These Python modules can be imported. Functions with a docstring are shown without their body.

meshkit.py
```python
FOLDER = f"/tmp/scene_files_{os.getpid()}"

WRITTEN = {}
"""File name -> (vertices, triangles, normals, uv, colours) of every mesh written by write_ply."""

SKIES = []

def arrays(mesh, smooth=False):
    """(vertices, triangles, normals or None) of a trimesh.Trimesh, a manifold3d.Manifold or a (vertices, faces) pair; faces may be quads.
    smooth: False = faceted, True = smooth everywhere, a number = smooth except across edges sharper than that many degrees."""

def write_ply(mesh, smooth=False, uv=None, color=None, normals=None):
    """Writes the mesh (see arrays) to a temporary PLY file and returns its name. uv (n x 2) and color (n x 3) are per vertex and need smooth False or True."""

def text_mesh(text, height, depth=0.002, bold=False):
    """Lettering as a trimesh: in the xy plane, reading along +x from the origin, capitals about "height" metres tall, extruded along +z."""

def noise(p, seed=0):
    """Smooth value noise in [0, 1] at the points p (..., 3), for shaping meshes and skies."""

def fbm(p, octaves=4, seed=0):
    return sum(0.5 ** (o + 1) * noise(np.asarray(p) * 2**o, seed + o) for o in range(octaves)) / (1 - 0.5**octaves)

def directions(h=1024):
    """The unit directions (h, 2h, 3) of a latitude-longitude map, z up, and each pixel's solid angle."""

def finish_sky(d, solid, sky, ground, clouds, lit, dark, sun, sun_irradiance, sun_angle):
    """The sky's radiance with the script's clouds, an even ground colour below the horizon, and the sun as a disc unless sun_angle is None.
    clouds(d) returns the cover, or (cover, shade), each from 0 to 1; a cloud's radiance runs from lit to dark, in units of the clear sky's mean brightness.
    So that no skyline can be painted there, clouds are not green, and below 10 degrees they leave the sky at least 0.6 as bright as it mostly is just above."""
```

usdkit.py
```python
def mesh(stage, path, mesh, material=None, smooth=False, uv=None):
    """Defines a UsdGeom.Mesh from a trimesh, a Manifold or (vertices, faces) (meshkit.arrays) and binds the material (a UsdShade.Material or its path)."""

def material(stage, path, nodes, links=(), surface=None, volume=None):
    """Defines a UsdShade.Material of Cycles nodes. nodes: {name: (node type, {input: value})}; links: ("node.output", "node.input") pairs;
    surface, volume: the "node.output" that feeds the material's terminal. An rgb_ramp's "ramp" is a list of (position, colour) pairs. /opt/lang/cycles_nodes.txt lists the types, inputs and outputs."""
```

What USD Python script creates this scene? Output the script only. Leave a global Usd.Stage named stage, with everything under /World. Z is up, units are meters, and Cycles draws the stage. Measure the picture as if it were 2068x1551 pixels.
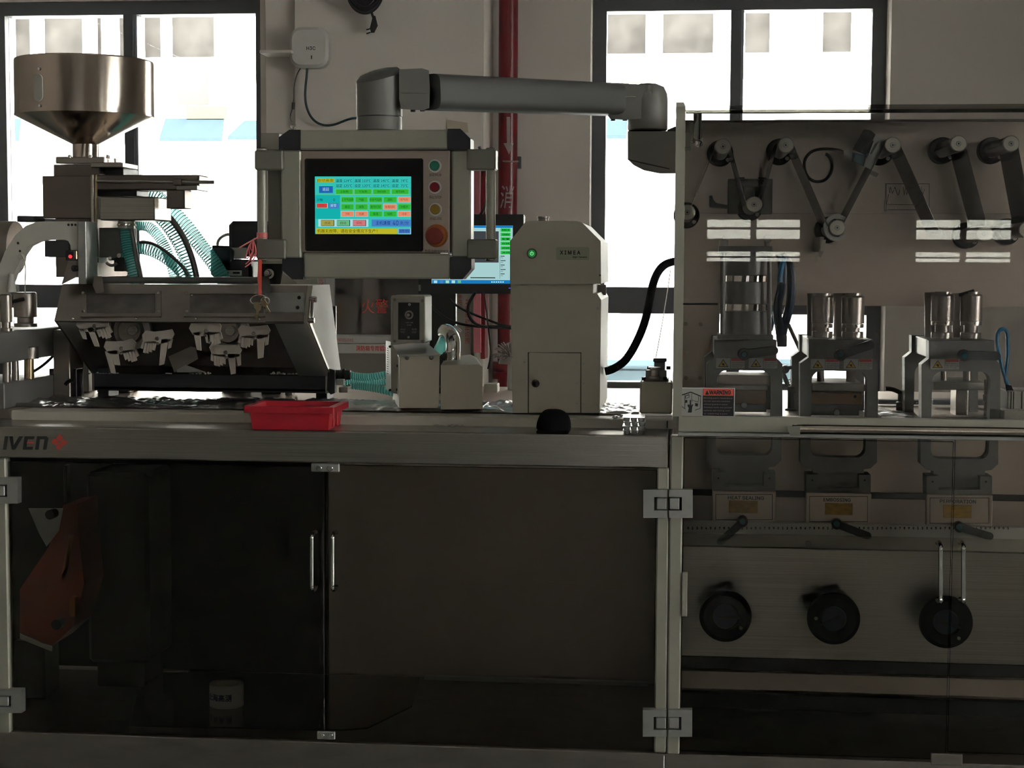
import math, glob, random
import numpy as np, trimesh, manifold3d, usdkit, meshkit
from shapely.geometry import Polygon, Point, LineString, box as sbox
from shapely import affinity, union_all
from pxr import Usd, UsdGeom, UsdLux, UsdShade, Gf, Sdf

random.seed(7); np.random.seed(7)
stage = Usd.Stage.CreateInMemory()
UsdGeom.SetStageUpAxis(stage, UsdGeom.Tokens.z); UsdGeom.SetStageMetersPerUnit(stage, 1.0)
UsdGeom.Xform.Define(stage, '/World'); UsdGeom.Scope.Define(stage, '/World/Looks')

# ---------------------------------------------------------------- camera, light, exposure
FPX, YAW, PITCH, ROLL = 3300.0, 5.6, 4.23, 0.0045
EYE = np.array([0.0, -3.6, 1.30])
_ps, _pt = math.radians(YAW), math.radians(PITCH)
FW = np.array([-math.sin(_ps) * math.cos(_pt), math.cos(_ps) * math.cos(_pt), -math.sin(_pt)])
_r = np.array([math.cos(_ps), math.sin(_ps), 0.0]); _u = np.cross(_r, FW)
RT = _r * math.cos(ROLL) + _u * math.sin(ROLL); UP = _u * math.cos(ROLL) - _r * math.sin(ROLL)
cam = UsdGeom.Camera.Define(stage, '/World/camera')
M4 = np.eye(4); M4[0, :3], M4[1, :3], M4[2, :3], M4[3, :3] = RT, UP, -FW, EYE
cam.AddTransformOp().Set(Gf.Matrix4d(M4.tolist()))
cam.CreateHorizontalApertureAttr(36.0); cam.CreateVerticalApertureAttr(27.0)
cam.CreateFocalLengthAttr(36.0 * FPX / 2068.0); cam.CreateClippingRangeAttr(Gf.Vec2f(0.05, 200.0))
cam.CreateExposureAttr(0.0)

SKY = 9.0          # overcast daylight outside
LAMP = 1.1        # unseen ceiling panels that light the machine front
dome = UsdLux.DomeLight.Define(stage, '/World/sky')
XR = 7.0
SWIN = [(-3.0, 0), (-8.5, 0), (-14.0, 0)]   # centres (y) of unseen right wall windows that light the machine
dome.CreateIntensityAttr(SKY); dome.CreateColorAttr(Gf.Vec3f(1.0, 0.975, 0.93))

# ---------------------------------------------------------------- geometry helpers
def at(px, py, Y):
    """the point of the plane y = Y that this pixel of the photograph shows"""
    d = FW * FPX + RT * (px - 1034.0) - UP * (py - 775.5)
    return EYE + d * ((Y - EYE[1]) / d[1])
def mpp(Y, px=1034, py=775):
    return at(px + 1, py, Y)[0] - at(px, py, Y)[0]
def cat(ms):
    vs, fs, n = [], [], 0
    for v, f in ms:
        vs.append(v); fs.append(np.asarray(f) + n); n += len(v)
    return np.vstack(vs), np.vstack(fs)
def arr(m):
    v, f, _ = meshkit.arrays(m); return v, f
def hull(pts):
    return arr(manifold3d.Manifold.hull_points(np.asarray(pts, float)))
def cbox(lo, hi, c=0.0015):
    lo, hi = np.minimum(lo, hi), np.maximum(lo, hi)
    c = min(c, 0.3 * float((hi - lo).min()))
    P = []
    for i in range(8):
        s = np.array([(i >> k) & 1 for k in range(3)])
        p = np.where(s, hi, lo); d = np.where(s, -c, c)
        for k in range(3):
            q = p + d; q[k] = p[k]; P.append(q)
    return hull(P)
def bx(x0, y0, x1, y1, Y, d, c=0.0015):
    """box whose front, in plane y = Y, spans these pixels of the photograph; d deep"""
    xm, ym = (x0 + x1) / 2, (y0 + y1) / 2
    return cbox((at(x0, ym, Y)[0], Y, at(xm, y1, Y)[2]), (at(x1, ym, Y)[0], Y + d, at(xm, y0, Y)[2]), c)
def hexa(front, Yf, back, Yb):
    """convex block between two pixel polygons lying in the planes Yf and Yb"""
    return hull([at(x, y, Yf) for x, y in front] + [at(x, y, Yb) for x, y in back])
def pp(pts, Y):
    return [(p[0], p[2]) for p in (at(x, y, Y) for x, y in pts)]
def ext(poly, h):
    gs = [g for g in getattr(poly, 'geoms', [poly]) if g.area > 0]
    return cat([arr(trimesh.creation.extrude_polygon(g, h, engine='earcut')) for g in gs])
def prism(poly, Y0, d):
    """a polygon in (x, z) from y = Y0 to Y0 + d"""
    if not hasattr(poly, 'area'): poly = Polygon(poly)
    v, f = ext(poly.buffer(0), d)
    return np.stack([v[:, 0], Y0 + d - v[:, 2], v[:, 1]], 1), f
def slab(poly, X0, w):
    """a polygon in (y, z) from x = X0 to X0 + w"""
    if not hasattr(poly, 'area'): poly = Polygon(poly)
    v, f = ext(poly.buffer(0), w)
    return np.stack([X0 + v[:, 2], v[:, 0], v[:, 1]], 1), f
def basis(ax):
    ax = np.asarray(ax, float) / np.linalg.norm(ax)
    a = np.cross(ax, [0, 0, 1.0] if abs(ax[2]) < 0.9 else [1.0, 0, 0]); a /= np.linalg.norm(a)
    return a, np.cross(ax, a), ax
def lathe(prof, o, ax=(0, 0, 1), n=32):
    """(radius, height) profile turned about the axis through o; closed where the radius is 0"""
    a, b, c = basis(ax); o = np.asarray(o, float)
    t = np.arange(n) / n * 2 * math.pi
    v = np.vstack([o + c * h + r * (np.outer(np.cos(t), a) + np.outer(np.sin(t), b)) for r, h in prof])
    f = []
    for k in range(len(prof) - 1):
        for i in range(n):
            j = (i + 1) % n; p, q = k * n, (k + 1) * n
            f += [(p + i, p + j, q + j), (p + i, q + j, q + i)]
    return v, np.array(f)
def cyl(p0, p1, r, n=24, c=0.001, r2=None):
    p0, p1 = np.asarray(p0, float), np.asarray(p1, float); L = np.linalg.norm(p1 - p0); r2 = r if r2 is None else r2
    c = min(c, r * .4, r2 * .4, L * .3)
    return lathe([(0, 0), (r - c, 0), (r, c), (r2, L - c), (r2 - c, L), (0, L)], p0, p1 - p0, n)
def spline(pts, n):
    from scipy.interpolate import CubicSpline
    pts = np.asarray(pts, float)
    if len(pts) == 2: return np.linspace(pts[0], pts[1], n)
    s = np.r_[0, np.cumsum(np.linalg.norm(np.diff(pts, axis=0), axis=1) ** .5)]
    return CubicSpline(s, pts)(np.linspace(0, s[-1], n))
def tube(pts, r, n=40, m=10, rf=None, smooth=True):
    P = spline(pts, n) if smooth else np.asarray(pts, float); n = len(P)
    T = np.gradient(P, axis=0); T /= np.linalg.norm(T, axis=1)[:, None]
    a = basis(T[0])[0]; t = np.arange(m) / m * 2 * math.pi; V = []
    for k in range(n):
        a = a - T[k] * (a @ T[k]); a /= np.linalg.norm(a); b = np.cross(T[k], a)
        rr = r if rf is None else r * rf(k)
        V.append(P[k] + rr * (np.outer(np.cos(t), a) + np.outer(np.sin(t), b)))
    v = np.vstack(V + [P[:1], P[-1:]]); f = []
    for k in range(n - 1):
        for i in range(m):
            j = (i + 1) % m; p, q = k * m, (k + 1) * m
            f += [(p + i, p + j, q + j), (p + i, q + j, q + i)]
    for i in range(m):
        j = (i + 1) % m; f += [(n * m, j, i), (n * m + 1, (n - 1) * m + i, (n - 1) * m + j)]
    return v, np.array(f)
def ptube(pts, Y, rpx, n=40, m=10):
    """tube along pixels; Y one depth or one for each pixel"""
    Y = [Y] * len(pts) if np.ndim(Y) == 0 else Y
    return tube([at(x, y, q) for (x, y), q in zip(pts, Y)], rpx * mpp(float(np.mean(Y))), n, m)
def disc(px, py, Y, rpx, d, n=32, c=0.001):
    """round body facing the room: front in plane Y, d deep"""
    p = at(px, py, Y); return cyl(p, p + [0, d, 0], rpx * mpp(Y), n, c)
def ring(px, py, Y, r0, r1, d, n=32):
    p = at(px, py, Y); a, b = r0 * mpp(Y), r1 * mpp(Y)
    return lathe([(a, 0), (b, 0), (b, d), (a, d), (a, 0)], p, (0, 1, 0), n)
def rrect(x0, z0, x1, z1, r):
    r = min(r, abs(x1 - x0) * .49, abs(z1 - z0) * .49)
    return sbox(min(x0, x1) + r, min(z0, z1) + r, max(x0, x1) - r, max(z0, z1) - r).buffer(r, quad_segs=5)
def prr(x0, y0, x1, y1, Y, r):
    xm, ym = (x0 + x1) / 2, (y0 + y1) / 2
    return rrect(at(x0, ym, Y)[0], at(xm, y1, Y)[2], at(x1, ym, Y)[0], at(xm, y0, Y)[2], r * mpp(Y))
_F = glob.glob('/opt/blender-*/*/datafiles/fonts')[0]
_fonts, _glyph = {}, {}
def tpoly(s, bold=0, cjk=True, px=44):
    from PIL import Image, ImageDraw, ImageFont
    k = (s, bold, cjk, px)
    if k in _glyph: return _glyph[k]
    fk = (cjk, px)
    if fk not in _fonts: _fonts[fk] = ImageFont.truetype(_F + ('/Noto Sans CJK Regular.woff2' if cjk else '/Inter.woff2'), px)
    ft = _fonts[fk]; x0, y0, x1, y1 = ft.getbbox(s, anchor='ls', stroke_width=bold)
    im = Image.new('L', (int(x1 - x0) + 8, int(y1 - y0) + 8)); ImageDraw.Draw(im).text((4 - x0, 4 - y0), s, 255, ft, anchor='ls', stroke_width=bold)
    on = np.pad(np.asarray(im) > 127, ((0, 0), (1, 1))).astype(np.int8)
    ro, st = np.nonzero(np.diff(on, axis=1) == 1); en = np.nonzero(np.diff(on, axis=1) == -1)[1]
    g = union_all([sbox(a, -r - 1, b, -r) for a, b, r in zip(st, en, ro)]).buffer(.5).buffer(-.5).simplify(.6)
    b = g.bounds; g = affinity.translate(g, -b[0], -b[1]); _glyph[k] = g
    return g
def fit(g, x0, z0, x1, z1, rot=0, shear=0):
    """the lettering stretched into a rectangle of the (x, z) plane"""
    if rot: g = affinity.rotate(g, rot, origin=(0, 0))
    if shear: g = affinity.affine_transform(g, [1, shear, 0, 1, 0, 0])
    b = g.bounds; sx, sz = (x1 - x0) / (b[2] - b[0]), (z1 - z0) / (b[3] - b[1])
    return affinity.affine_transform(g, [sx, 0, 0, sz, x0 - b[0] * sx, z0 - b[1] * sz])
def ptxt(s, x0, y0, x1, y1, Y, bold=0, cjk=True, rot=0, shear=0, t=0.0006, px=44):
    """lettering filling these pixels, standing t proud of the plane Y"""
    xm, ym = (x0 + x1) / 2, (y0 + y1) / 2
    g = fit(tpoly(s, bold, cjk, px), at(x0, ym, Y)[0], at(xm, y1, Y)[2], at(x1, ym, Y)[0], at(xm, y0, Y)[2], rot, shear)
    return prism(g, Y - t, t)
def rotz(m, deg, o):
    c, s = math.cos(math.radians(deg)), math.sin(math.radians(deg)); R = np.array([[c, -s, 0], [s, c, 0], [0, 0, 1]])
    return (m[0] - o) @ R.T + o, m[1]
def rot(m, R, o):
    return (m[0] - o) @ np.asarray(R).T + o, m[1]
def rx(deg):
    c, s = math.cos(math.radians(deg)), math.sin(math.radians(deg)); return np.array([[1, 0, 0], [0, c, -s], [0, s, c]])
def ry(deg):
    c, s = math.cos(math.radians(deg)), math.sin(math.radians(deg)); return np.array([[c, 0, s], [0, 1, 0], [-s, 0, c]])
def screw(px, py, Y, rpx=3, h=0.003):
    """socket screw head with its recess"""
    p = at(px, py, Y); r = rpx * mpp(Y)
    return lathe([(0, -h * .45), (r * .45, -h * .45), (r * .5, -h), (r * .85, -h), (r, -h * .7), (r, 0.002)], p, (0, 1, 0), 14)

# ---------------------------------------------------------------- things, parts, sub-parts
_names, ALL = {}, []
def numbered(parent, name):
    k = _names.get((parent, name), -1) + 1; _names[(parent, name)] = k
    return name if k == 0 else f'{name}_{k:03d}'
class Thing:
    def __init__(s, name, label=None, cat=None, group=None, kind=None):
        s.name = numbered('', name); s.meta = dict(label=label, category=cat, group=group, kind=kind); s.parts = []; s.copies = []; s.base = None; ALL.append(s)
    def add(s, part, mesh, mat, parent=None, label=None, smooth=35, kind=None):
        if isinstance(mesh, list): mesh = cat(mesh)
        q = (parent + '/' if parent else '') + numbered(s.name + '/' + (parent or ''), part) if part else ''
        s.parts.append((q, mesh, mat, label, smooth, kind)); return q
    def copy(s, off, label, deg=0, pivot=None):
        s.copies.append((np.asarray(off, float), label, deg, pivot))
def one(name, label, cat_, mesh, mat, group=None, kind=None, smooth=35):
    t = Thing(name, label, cat_, group, kind); t.add('', mesh, mat, smooth=smooth); return t
def _meta(p, d):
    for k, v in d.items():
        if v: p.SetCustomDataByKey(k, v)
def finish():
    for t in ALL:
        path = '/World/' + t.name
        V = np.vstack([m[0] for _, m, *_ in t.parts]); lo, hi = V.min(0), V.max(0)
        b = np.array([(lo[0] + hi[0]) / 2, (lo[1] + hi[1]) / 2, lo[2]]); t.base = b
        if t.parts[0][0] == '':
            _, m, mat, *_r2 = t.parts[0]
            g = usdkit.mesh(stage, path, (m[0] - b, m[1]), MAT[mat], smooth=_r2[1])
            UsdGeom.Xformable(g).AddTranslateOp().Set(Gf.Vec3d(*b)); _meta(g.GetPrim(), t.meta)
        else:
            x = UsdGeom.Xform.Define(stage, path); x.AddTranslateOp().Set(Gf.Vec3d(*b)); _meta(x.GetPrim(), t.meta)
            for q, m, mat, label, sm, kind in t.parts:
                g = usdkit.mesh(stage, path + '/' + q, (m[0] - b, m[1]), MAT[mat], smooth=sm)
                _meta(g.GetPrim(), dict(label=label, kind=kind))
        for off, label, deg, pivot in t.copies:
            nm = numbered('', t.name)
            x = UsdGeom.Xform.Define(stage, '/World/' + nm); w = b + off if not deg else pivot + off - ry(deg) @ (pivot - b)
            x.AddTranslateOp().Set(Gf.Vec3d(*w))
            if deg: x.AddRotateYOp().Set(float(deg))
            _meta(x.GetPrim(), {**t.meta, 'label': label})
            x.GetPrim().GetReferences().AddInternalReference(path); x.GetPrim().SetInstanceable(True)

# ---------------------------------------------------------------- materials
MAT = {}
def mat(name, col, rough=.5, metal=0.0, var=.08, scale=(20, 20, 20), bump=0.0, **kw):
    n = {'g': ('geometry', {}), 'm': ('mapping', {'scale': scale}), 'n': ('noise_texture', {'scale': 1.0, 'detail': 4.0}),
         'r': ('rgb_ramp', {'ramp': [(0.3, tuple(max(0, c * (1 - var)) for c in col)), (0.7, tuple(min(1, c * (1 + var)) for c in col))]}),
         'q': ('map_range', {'from_min': .3, 'from_max': .7, 'to_min': max(.02, rough * .93), 'to_max': min(1, rough * 1.07)}),
         'p': ('principled_bsdf', {'metallic': metal, **kw})}
    l = [('g.position', 'm.vector'), ('m.vector', 'n.vector'), ('n.fac', 'r.fac'), ('r.color', 'p.base_color'), ('n.fac', 'q.value'), ('q.result', 'p.roughness')]
    if bump:
        n['b'] = ('bump', {'strength': bump, 'distance': 0.001}); l += [('n.fac', 'b.height'), ('b.normal', 'p.normal')]
    MAT[name] = usdkit.material(stage, '/World/Looks/' + name, n, l, surface='p.BSDF')
def emis(name, col, s=1.0):
    MAT[name] = usdkit.material(stage, '/World/Looks/' + name, {'e': ('emission', {'color': col, 'strength': s})}, [], surface='e.emission')
def pane(name, tint, ior=1.49, rough=0.0, gl=(1, 1, 1), haze=None):
    n = {'f': ('fresnel', {'IOR': ior}), 't': ('transparent_bsdf', {'color': tint}), 'g': ('glossy_bsdf', {'color': gl, 'roughness': rough}), 'x': ('mix_closure', {})}
    l = [('f.fac', 'x.fac'), ('t.BSDF', 'x.closure1'), ('g.BSDF', 'x.closure2')]; out = 'x.closure'
    if haze:
        n['d'] = ('diffuse_bsdf', {'color': haze[1]}); n['y'] = ('mix_closure', {'fac': haze[0]})
        l += [('x.closure', 'y.closure1'), ('d.BSDF', 'y.closure2')]; out = 'y.closure'
    MAT[name] = usdkit.material(stage, '/World/Looks/' + name, n, l, surface=out)
def srgb(r, g, b):
    return tuple(((c / 255 + .055) / 1.055) ** 2.4 if c > 10 else c / 255 / 12.92 for c in (r, g, b))
mat('wall_paint', (.635, .58, .525), .85, var=.03, scale=(1.5, 1.5, 1.5), bump=.05)
mat('ceiling_paint', (.6, .58, .55), .9, var=.03)
mat('floor_epoxy', (.20, .23, .21), .3, var=.08, scale=(1, 1, 1))
mat('frame_grey', (.075, .08, .09), .45, var=.05)
mat('frame_light', (.25, .27, .29), .4, var=.05)
mat('steel', (.47, .44, .40), .30, 1.0, var=.035, scale=(2, 150, 900))
mat('steel_apron', (.42, .39, .35), .24, 1.0, var=.035, scale=(2, 150, 900))
mat('steel_brown', (.20, .168, .15), .40, 1.0, var=.03, scale=(9, 9, 30))
mat('plate_light', (.56, .535, .48), .5, var=.03)
mat('worn_sticker', (.34, .19, .015), .6, var=.25, scale=(60, 60, 140))
mat('steel_dark', (.30, .265, .24), .36, 1.0, var=.03, scale=(9, 9, 30))
mat('steel_plate', (.48, .405, .352), .42, 1.0, var=.03, scale=(2, 150, 700))
mat('steel_spun', (.50, .43, .37), .16, 1.0, var=.05, scale=(90, 90, 2))
mat('chrome', (.75, .73, .70), .10, 1.0, var=.03)
mat('cast_grey', (.158, .155, .147), .45, .3, var=.06, scale=(60, 60, 60))
mat('block_steel', (.42, .42, .40), .40, .75, var=.06, scale=(30, 30, 60))
mat('plate_beige', (.43, .405, .345), .5, var=.03)
mat('box_beige', (.50, .46, .375), .48, var=.03)
mat('aluminium', (.36, .35, .29), .42, .25, var=.03, scale=(30, 30, 8))
mat('bracket_olive', (.17, .165, .135), .5, .2, var=.03)
mat('arm_grey', (.165, .163, .147), .5, var=.02)
mat('arm_tube', (.088, .087, .083), .42, .2, var=.02)
mat('cap_black', (.014, .015, .018), .5, var=.05)
mat('black', (.012, .012, .013), .4, var=.05)
mat('black_gloss', (.006, .006, .007), .12, var=.05)
mat('rubber', (.012, .012, .013), .6, var=.1, specular_ior_level=.25)
mat('felt', (.006, .006, .006), .95, var=.1, specular_ior_level=.08)
mat('dusty_pane', (.10, .09, .08), .7, var=.35, scale=(25, 25, 40))
mat('red_paint', (.14, .006, .010), .32, var=.05)
mat('red_pale', (.45, .13, .155), .45, var=.05)
mat('red_print', (.42, .05, .035), .6, var=.05)
mat('white_print', (.62, .62, .60), .6, var=.02)
mat('grey_print', (.30, .24, .24), .6, var=.05)
mat('black_print', (.015, .015, .016), .6, var=.05)
mat('blue_print', (.02, .03, .10), .6, var=.05)
mat('yellow_print', (.55, .33, .03), .55, var=.08)
mat('sticker', (.40, .39, .36), .5, var=.03)
mat('red_plastic', (.42, .012, .026), .38, var=.05, subsurface_weight=.1)
mat('red_glow', (.75, .10, .07), .5, var=.06)
mat('pink_raffia', (.75, .20, .20), .5, var=.1)
mat('white_plastic', (.55, .53, .49), .4, var=.02)
mat('white_rubber', (.50, .45, .39), .7, var=.06)
mat('amber', (.22, .115, .035), .35, var=.12, scale=(20, 20, 60))
mat('teal_knob', (.01, .10, .11), .35, var=.05)
mat('blue_knob', (.012, .03, .06), .4, var=.05)
mat('blue_hose', (.01, .13, .26), .25, var=.05)
mat('navy_hose', (.008, .02, .045), .3, var=.05)
mat('green_cap', (.01, .16, .10), .3, var=.03)
mat('red_cap', (.22, .008, .02), .3, var=.03)
mat('yellow_cap', (.26, .165, .015), .3, var=.03)
mat('orange', (.34, .095, .012), .4, var=.04)
mat('orange_red', (.26, .035, .01), .5, var=.05)
mat('estop_red', (.16, .014, .008), .35, var=.04)
mat('brass', (.42, .33, .20), .3, 1.0, var=.08)
mat('teal_cable', (.02, .05, .055), .4, var=.05)
mat('fur', (.45, .39, .37), .9, var=.2)
mat('wood', (.34, .17, .08), .6, var=.1)
mat('teal_spiral', (.04, .30, .29), .3, var=.04)
mat('cardboard', (.42, .36, .27), .8, var=.05)
mat('facade', (.88, .88, .86), .8, var=.02)
mat('facade_glass', (.042, .0395, .037), .9, var=.3, scale=(3, 3, 3), specular_ior_level=0.0)
mat('facade_yellow', (.078, .077, .058), .9, var=.02, specular_ior_level=0.0)
mat('awning_blue', (.032, .048, .058), .9, var=.05, scale=(8, 1, 1), specular_ior_level=0.0)
mat('paving', (.75, .75, .73), .9, var=.04)
mat('tablet', (.7, .67, .6), .6, var=.05)
pane('window_glass', (.97, .985, .98))
pane('acrylic', (.93, .92, .91), 1.49, 0.004, gl=(.24, .24, .22), haze=(.02, (.6, .58, .55)))
pane('smoked_glass', (.87, .85, .82), 1.52, 0.02, gl=(.45, .45, .42))
pane('smoked_dark', (.80, .78, .75), 1.52, 0.02, gl=(.9, .85, .8))
pane('clear_panel', (.88, .87, .85), 1.49, .05)
pane('cabinet_glass', (.45, .43, .40), 1.5, .03, haze=(.15, (.3, .27, .24)))
pane('film', (.42, .42, .42), 1.8, .12, haze=(.30, (.22, .22, .22)))
emis('lamp_panel', (1.0, .93, .83), LAMP)
MAT['hose_teal'] = usdkit.material(stage, '/World/Looks/hose_teal', {
    'd': ('translucent_bsdf', {'color': (.35, .80, .76)}), 't': ('transparent_bsdf', {'color': (.72, .93, .91)}), 'g': ('principled_bsdf', {'base_color': (.08, .40, .40), 'roughness': .15}),
    'a': ('mix_closure', {'fac': .5}), 'b': ('mix_closure', {'fac': .18})},
    [('d.BSDF', 'a.closure1'), ('t.BSDF', 'a.closure2'), ('a.closure', 'b.closure1'), ('g.BSDF', 'b.closure2')], surface='b.closure')
MAT['foil'] = usdkit.material(stage, '/World/Looks/foil', {
    'g': ('geometry', {}), 'm': ('mapping', {'scale': (42, 60, 42)}), 'v': ('voronoi_texture', {'scale': 1.0, 'feature': 'smooth_f1', 'randomness': .75}),
    'b': ('bump', {'strength': .35, 'distance': .003}), 'p': ('principled_bsdf', {'base_color': (.72, .72, .73), 'metallic': 1.0, 'roughness': .25})},
    [('g.position', 'm.vector'), ('m.vector', 'v.vector'), ('v.distance', 'b.height'), ('b.normal', 'p.normal')], surface='p.BSDF')

mat('floor_brown', (.07, .055, .05), .35, var=.1)
# ================================================================ the hall
def onz(px, py, z):
    d = FW * FPX + RT * (px - 1034.0) - UP * (py - 775.5)
    return EYE + d * ((z - EYE[2]) / d[2])
XL, YB, YF, ZC = -8.0, 3.22, -25.0, 4.6
def struct(name, label, mesh, m, smooth=False):
    return one(name, label, None, mesh, m, kind='structure', smooth=smooth)
struct('floor', 'grey green epoxy floor of the production hall', cbox((XL, YF, -.1), (XR, YB, 0), .001), 'floor_epoxy')
struct('ceiling', 'plain pale ceiling of the production hall', cbox((XL, YF, ZC), (XR, YB, ZC + .1), .001), 'ceiling_paint')
struct('wall_left', 'pale side wall left of the machine', cbox((XL - .1, YF, 0), (XL, YB, ZC), .001), 'wall_paint')
struct('wall_right', 'pale side wall right of the machine with unseen large windows', slab(sbox(YF, 0, YB, ZC).difference(union_all([sbox(y - 1.65, 1.2, y + 1.65, 2.65) for y, _ in SWIN])), XR, .12), 'wall_paint')
for k, (y, _) in enumerate(SWIN):  # out of view, placed to light the front and right-facing sides
    t = Thing(f'window_{k + 5}', f"{('nearest', 'middle', 'farthest')[k]} unseen large window in the right hall wall, lighting the machine", None, kind='structure'); q = sbox(y - 1.65, 1.2, y + 1.65, 2.65)
    t.add('frame', slab(q.difference(union_all([sbox(y - 1.58 + 1.07 * i, a, y - .57 + 1.07 * i, b) for i in range(3) for a, b in ((1.27, 1.65), (1.72, 2.58))])), XR + .03, .07), 'frame_grey', smooth=False)
    t.add('pane', cbox((XR + .06, y - 1.64, 1.21), (XR + .066, y + 1.64, 2.64), .0005), 'window_glass')
YW = 3.40
W1 = (at(-6, 300, YW)[0], at(300, 787, YW)[2], at(548, 300, YW)[0], at(300, 4, YW)[2])
W2 = (at(1196, 300, YW)[0], at(1450, 800, YW)[2], at(1788, 100, YW)[0], at(1490, -6, YW)[2])
back = sbox(XL, 0, XR, ZC).difference(union_all([sbox(*W1), sbox(*W2)]))
struct('wall_back', 'grey white painted wall behind the machine with two windows', prism(back, YB, .32), 'wall_paint')
def window(n, W, label, xm, cols, rows):
    """cols, rows: the opaque bars (pixel centre, half width) dividing the frame"""
    t = Thing(f'window_{n}', label, None, kind='structure')
    f = .058
    t.add('frame', prism(sbox(*W).difference(sbox(W[0] + f, W[1] + f, W[2] - f, W[3] - f)), YW - .03, .09), 'frame_grey', smooth=False)
    return t, f
t, f = window(1, W1, 'dark framed window left of the column, hopper in front', 0, 0, 0)
def sash(t, W, f, mx0, mx1, ty0, ty1):
    a, b = at(mx0, 200, YW)[0], at(mx1, 200, YW)[0]; c, d = at((mx0 + mx1) / 2, ty1, YW)[2], at((mx0 + mx1) / 2, ty0, YW)[2]
    t.add('mullion', cbox((a, YW - .035, d), (b - .012, YW + .05, W[3] - f)), 'frame_grey')
    t.add('mullion_edge', cbox((b - .012, YW - .02, d), (b, YW + .05, W[3] - f)), 'frame_light', label='pale edge strip of the mullion')
    t.add('mullion', cbox((a, YW - .035, W[1] + f), (b, YW + .05, c)), 'frame_grey')
    t.add('transom', cbox((W[0] + f, YW - .05, c), (W[2] - f, YW + .05, d)), 'frame_grey')
    for x0, x1 in ((W[0] + f, a), (b, W[2] - f)):
        for z0, z1 in ((W[1] + f, c), (d, W[3] - f)):
            t.add('pane', cbox((x0, YW + .01, z0), (x1, YW + .016, z1), .0005), 'window_glass')
sash(t, W1, f, 256, 281, 576, 622)
t, f = window(2, W2, 'dark framed window right of the red pipe, behind the guard hood', 0, 0, 0)
sash(t, W2, f, 1474, 1500, 581, 634)
for n, W, s in ((1, W1, 'left'), (2, W2, 'right')):
    struct(f'trim_{n}', f'pale window sill under the {s} window', cbox((W[0] - .04, YB - .05, W[1] - .03), (W[2] + .04, YB + .25, W[1]), .004), 'wall_paint')
# front wall of the hall (behind the camera) with its windows
FWIN = [(.55, 2.2), (4.1, 5.75)]
zlo, zhi = 1.32, 2.10
fw = sbox(XL, 0, XR, ZC).difference(union_all([sbox(a, zlo, b, zhi) for a, b in FWIN]))
struct('wall_front', 'pale far wall behind the camera with small windows', prism(fw, YF - .2, .2), 'wall_paint')
for k, (a, b) in enumerate(FWIN):
    t = Thing(f'window_{k + 3}', ('nearer' if k == 0 else 'farther') + ' small window in the far wall behind the camera', None, kind='structure')
    m = (a + b) / 2; g = union_all([sbox(a, zlo, b, zhi).difference(sbox(a + .03, zlo + .03, b - .03, zhi - .03)), sbox(m - .05, zlo, m + .05, zhi), sbox(a, 1.52, b, 1.74), sbox(a, 1.41, b, 1.44), sbox(a, 1.90, b, 1.94)])
    t.add('frame', prism(g, YF - .14, .08), 'frame_grey', smooth=False)
    t.add('pane', cbox((a + .02, YF - .12, zlo + .02), (b - .02, YF - .115, zhi - .02), .0005), 'window_glass')
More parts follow.
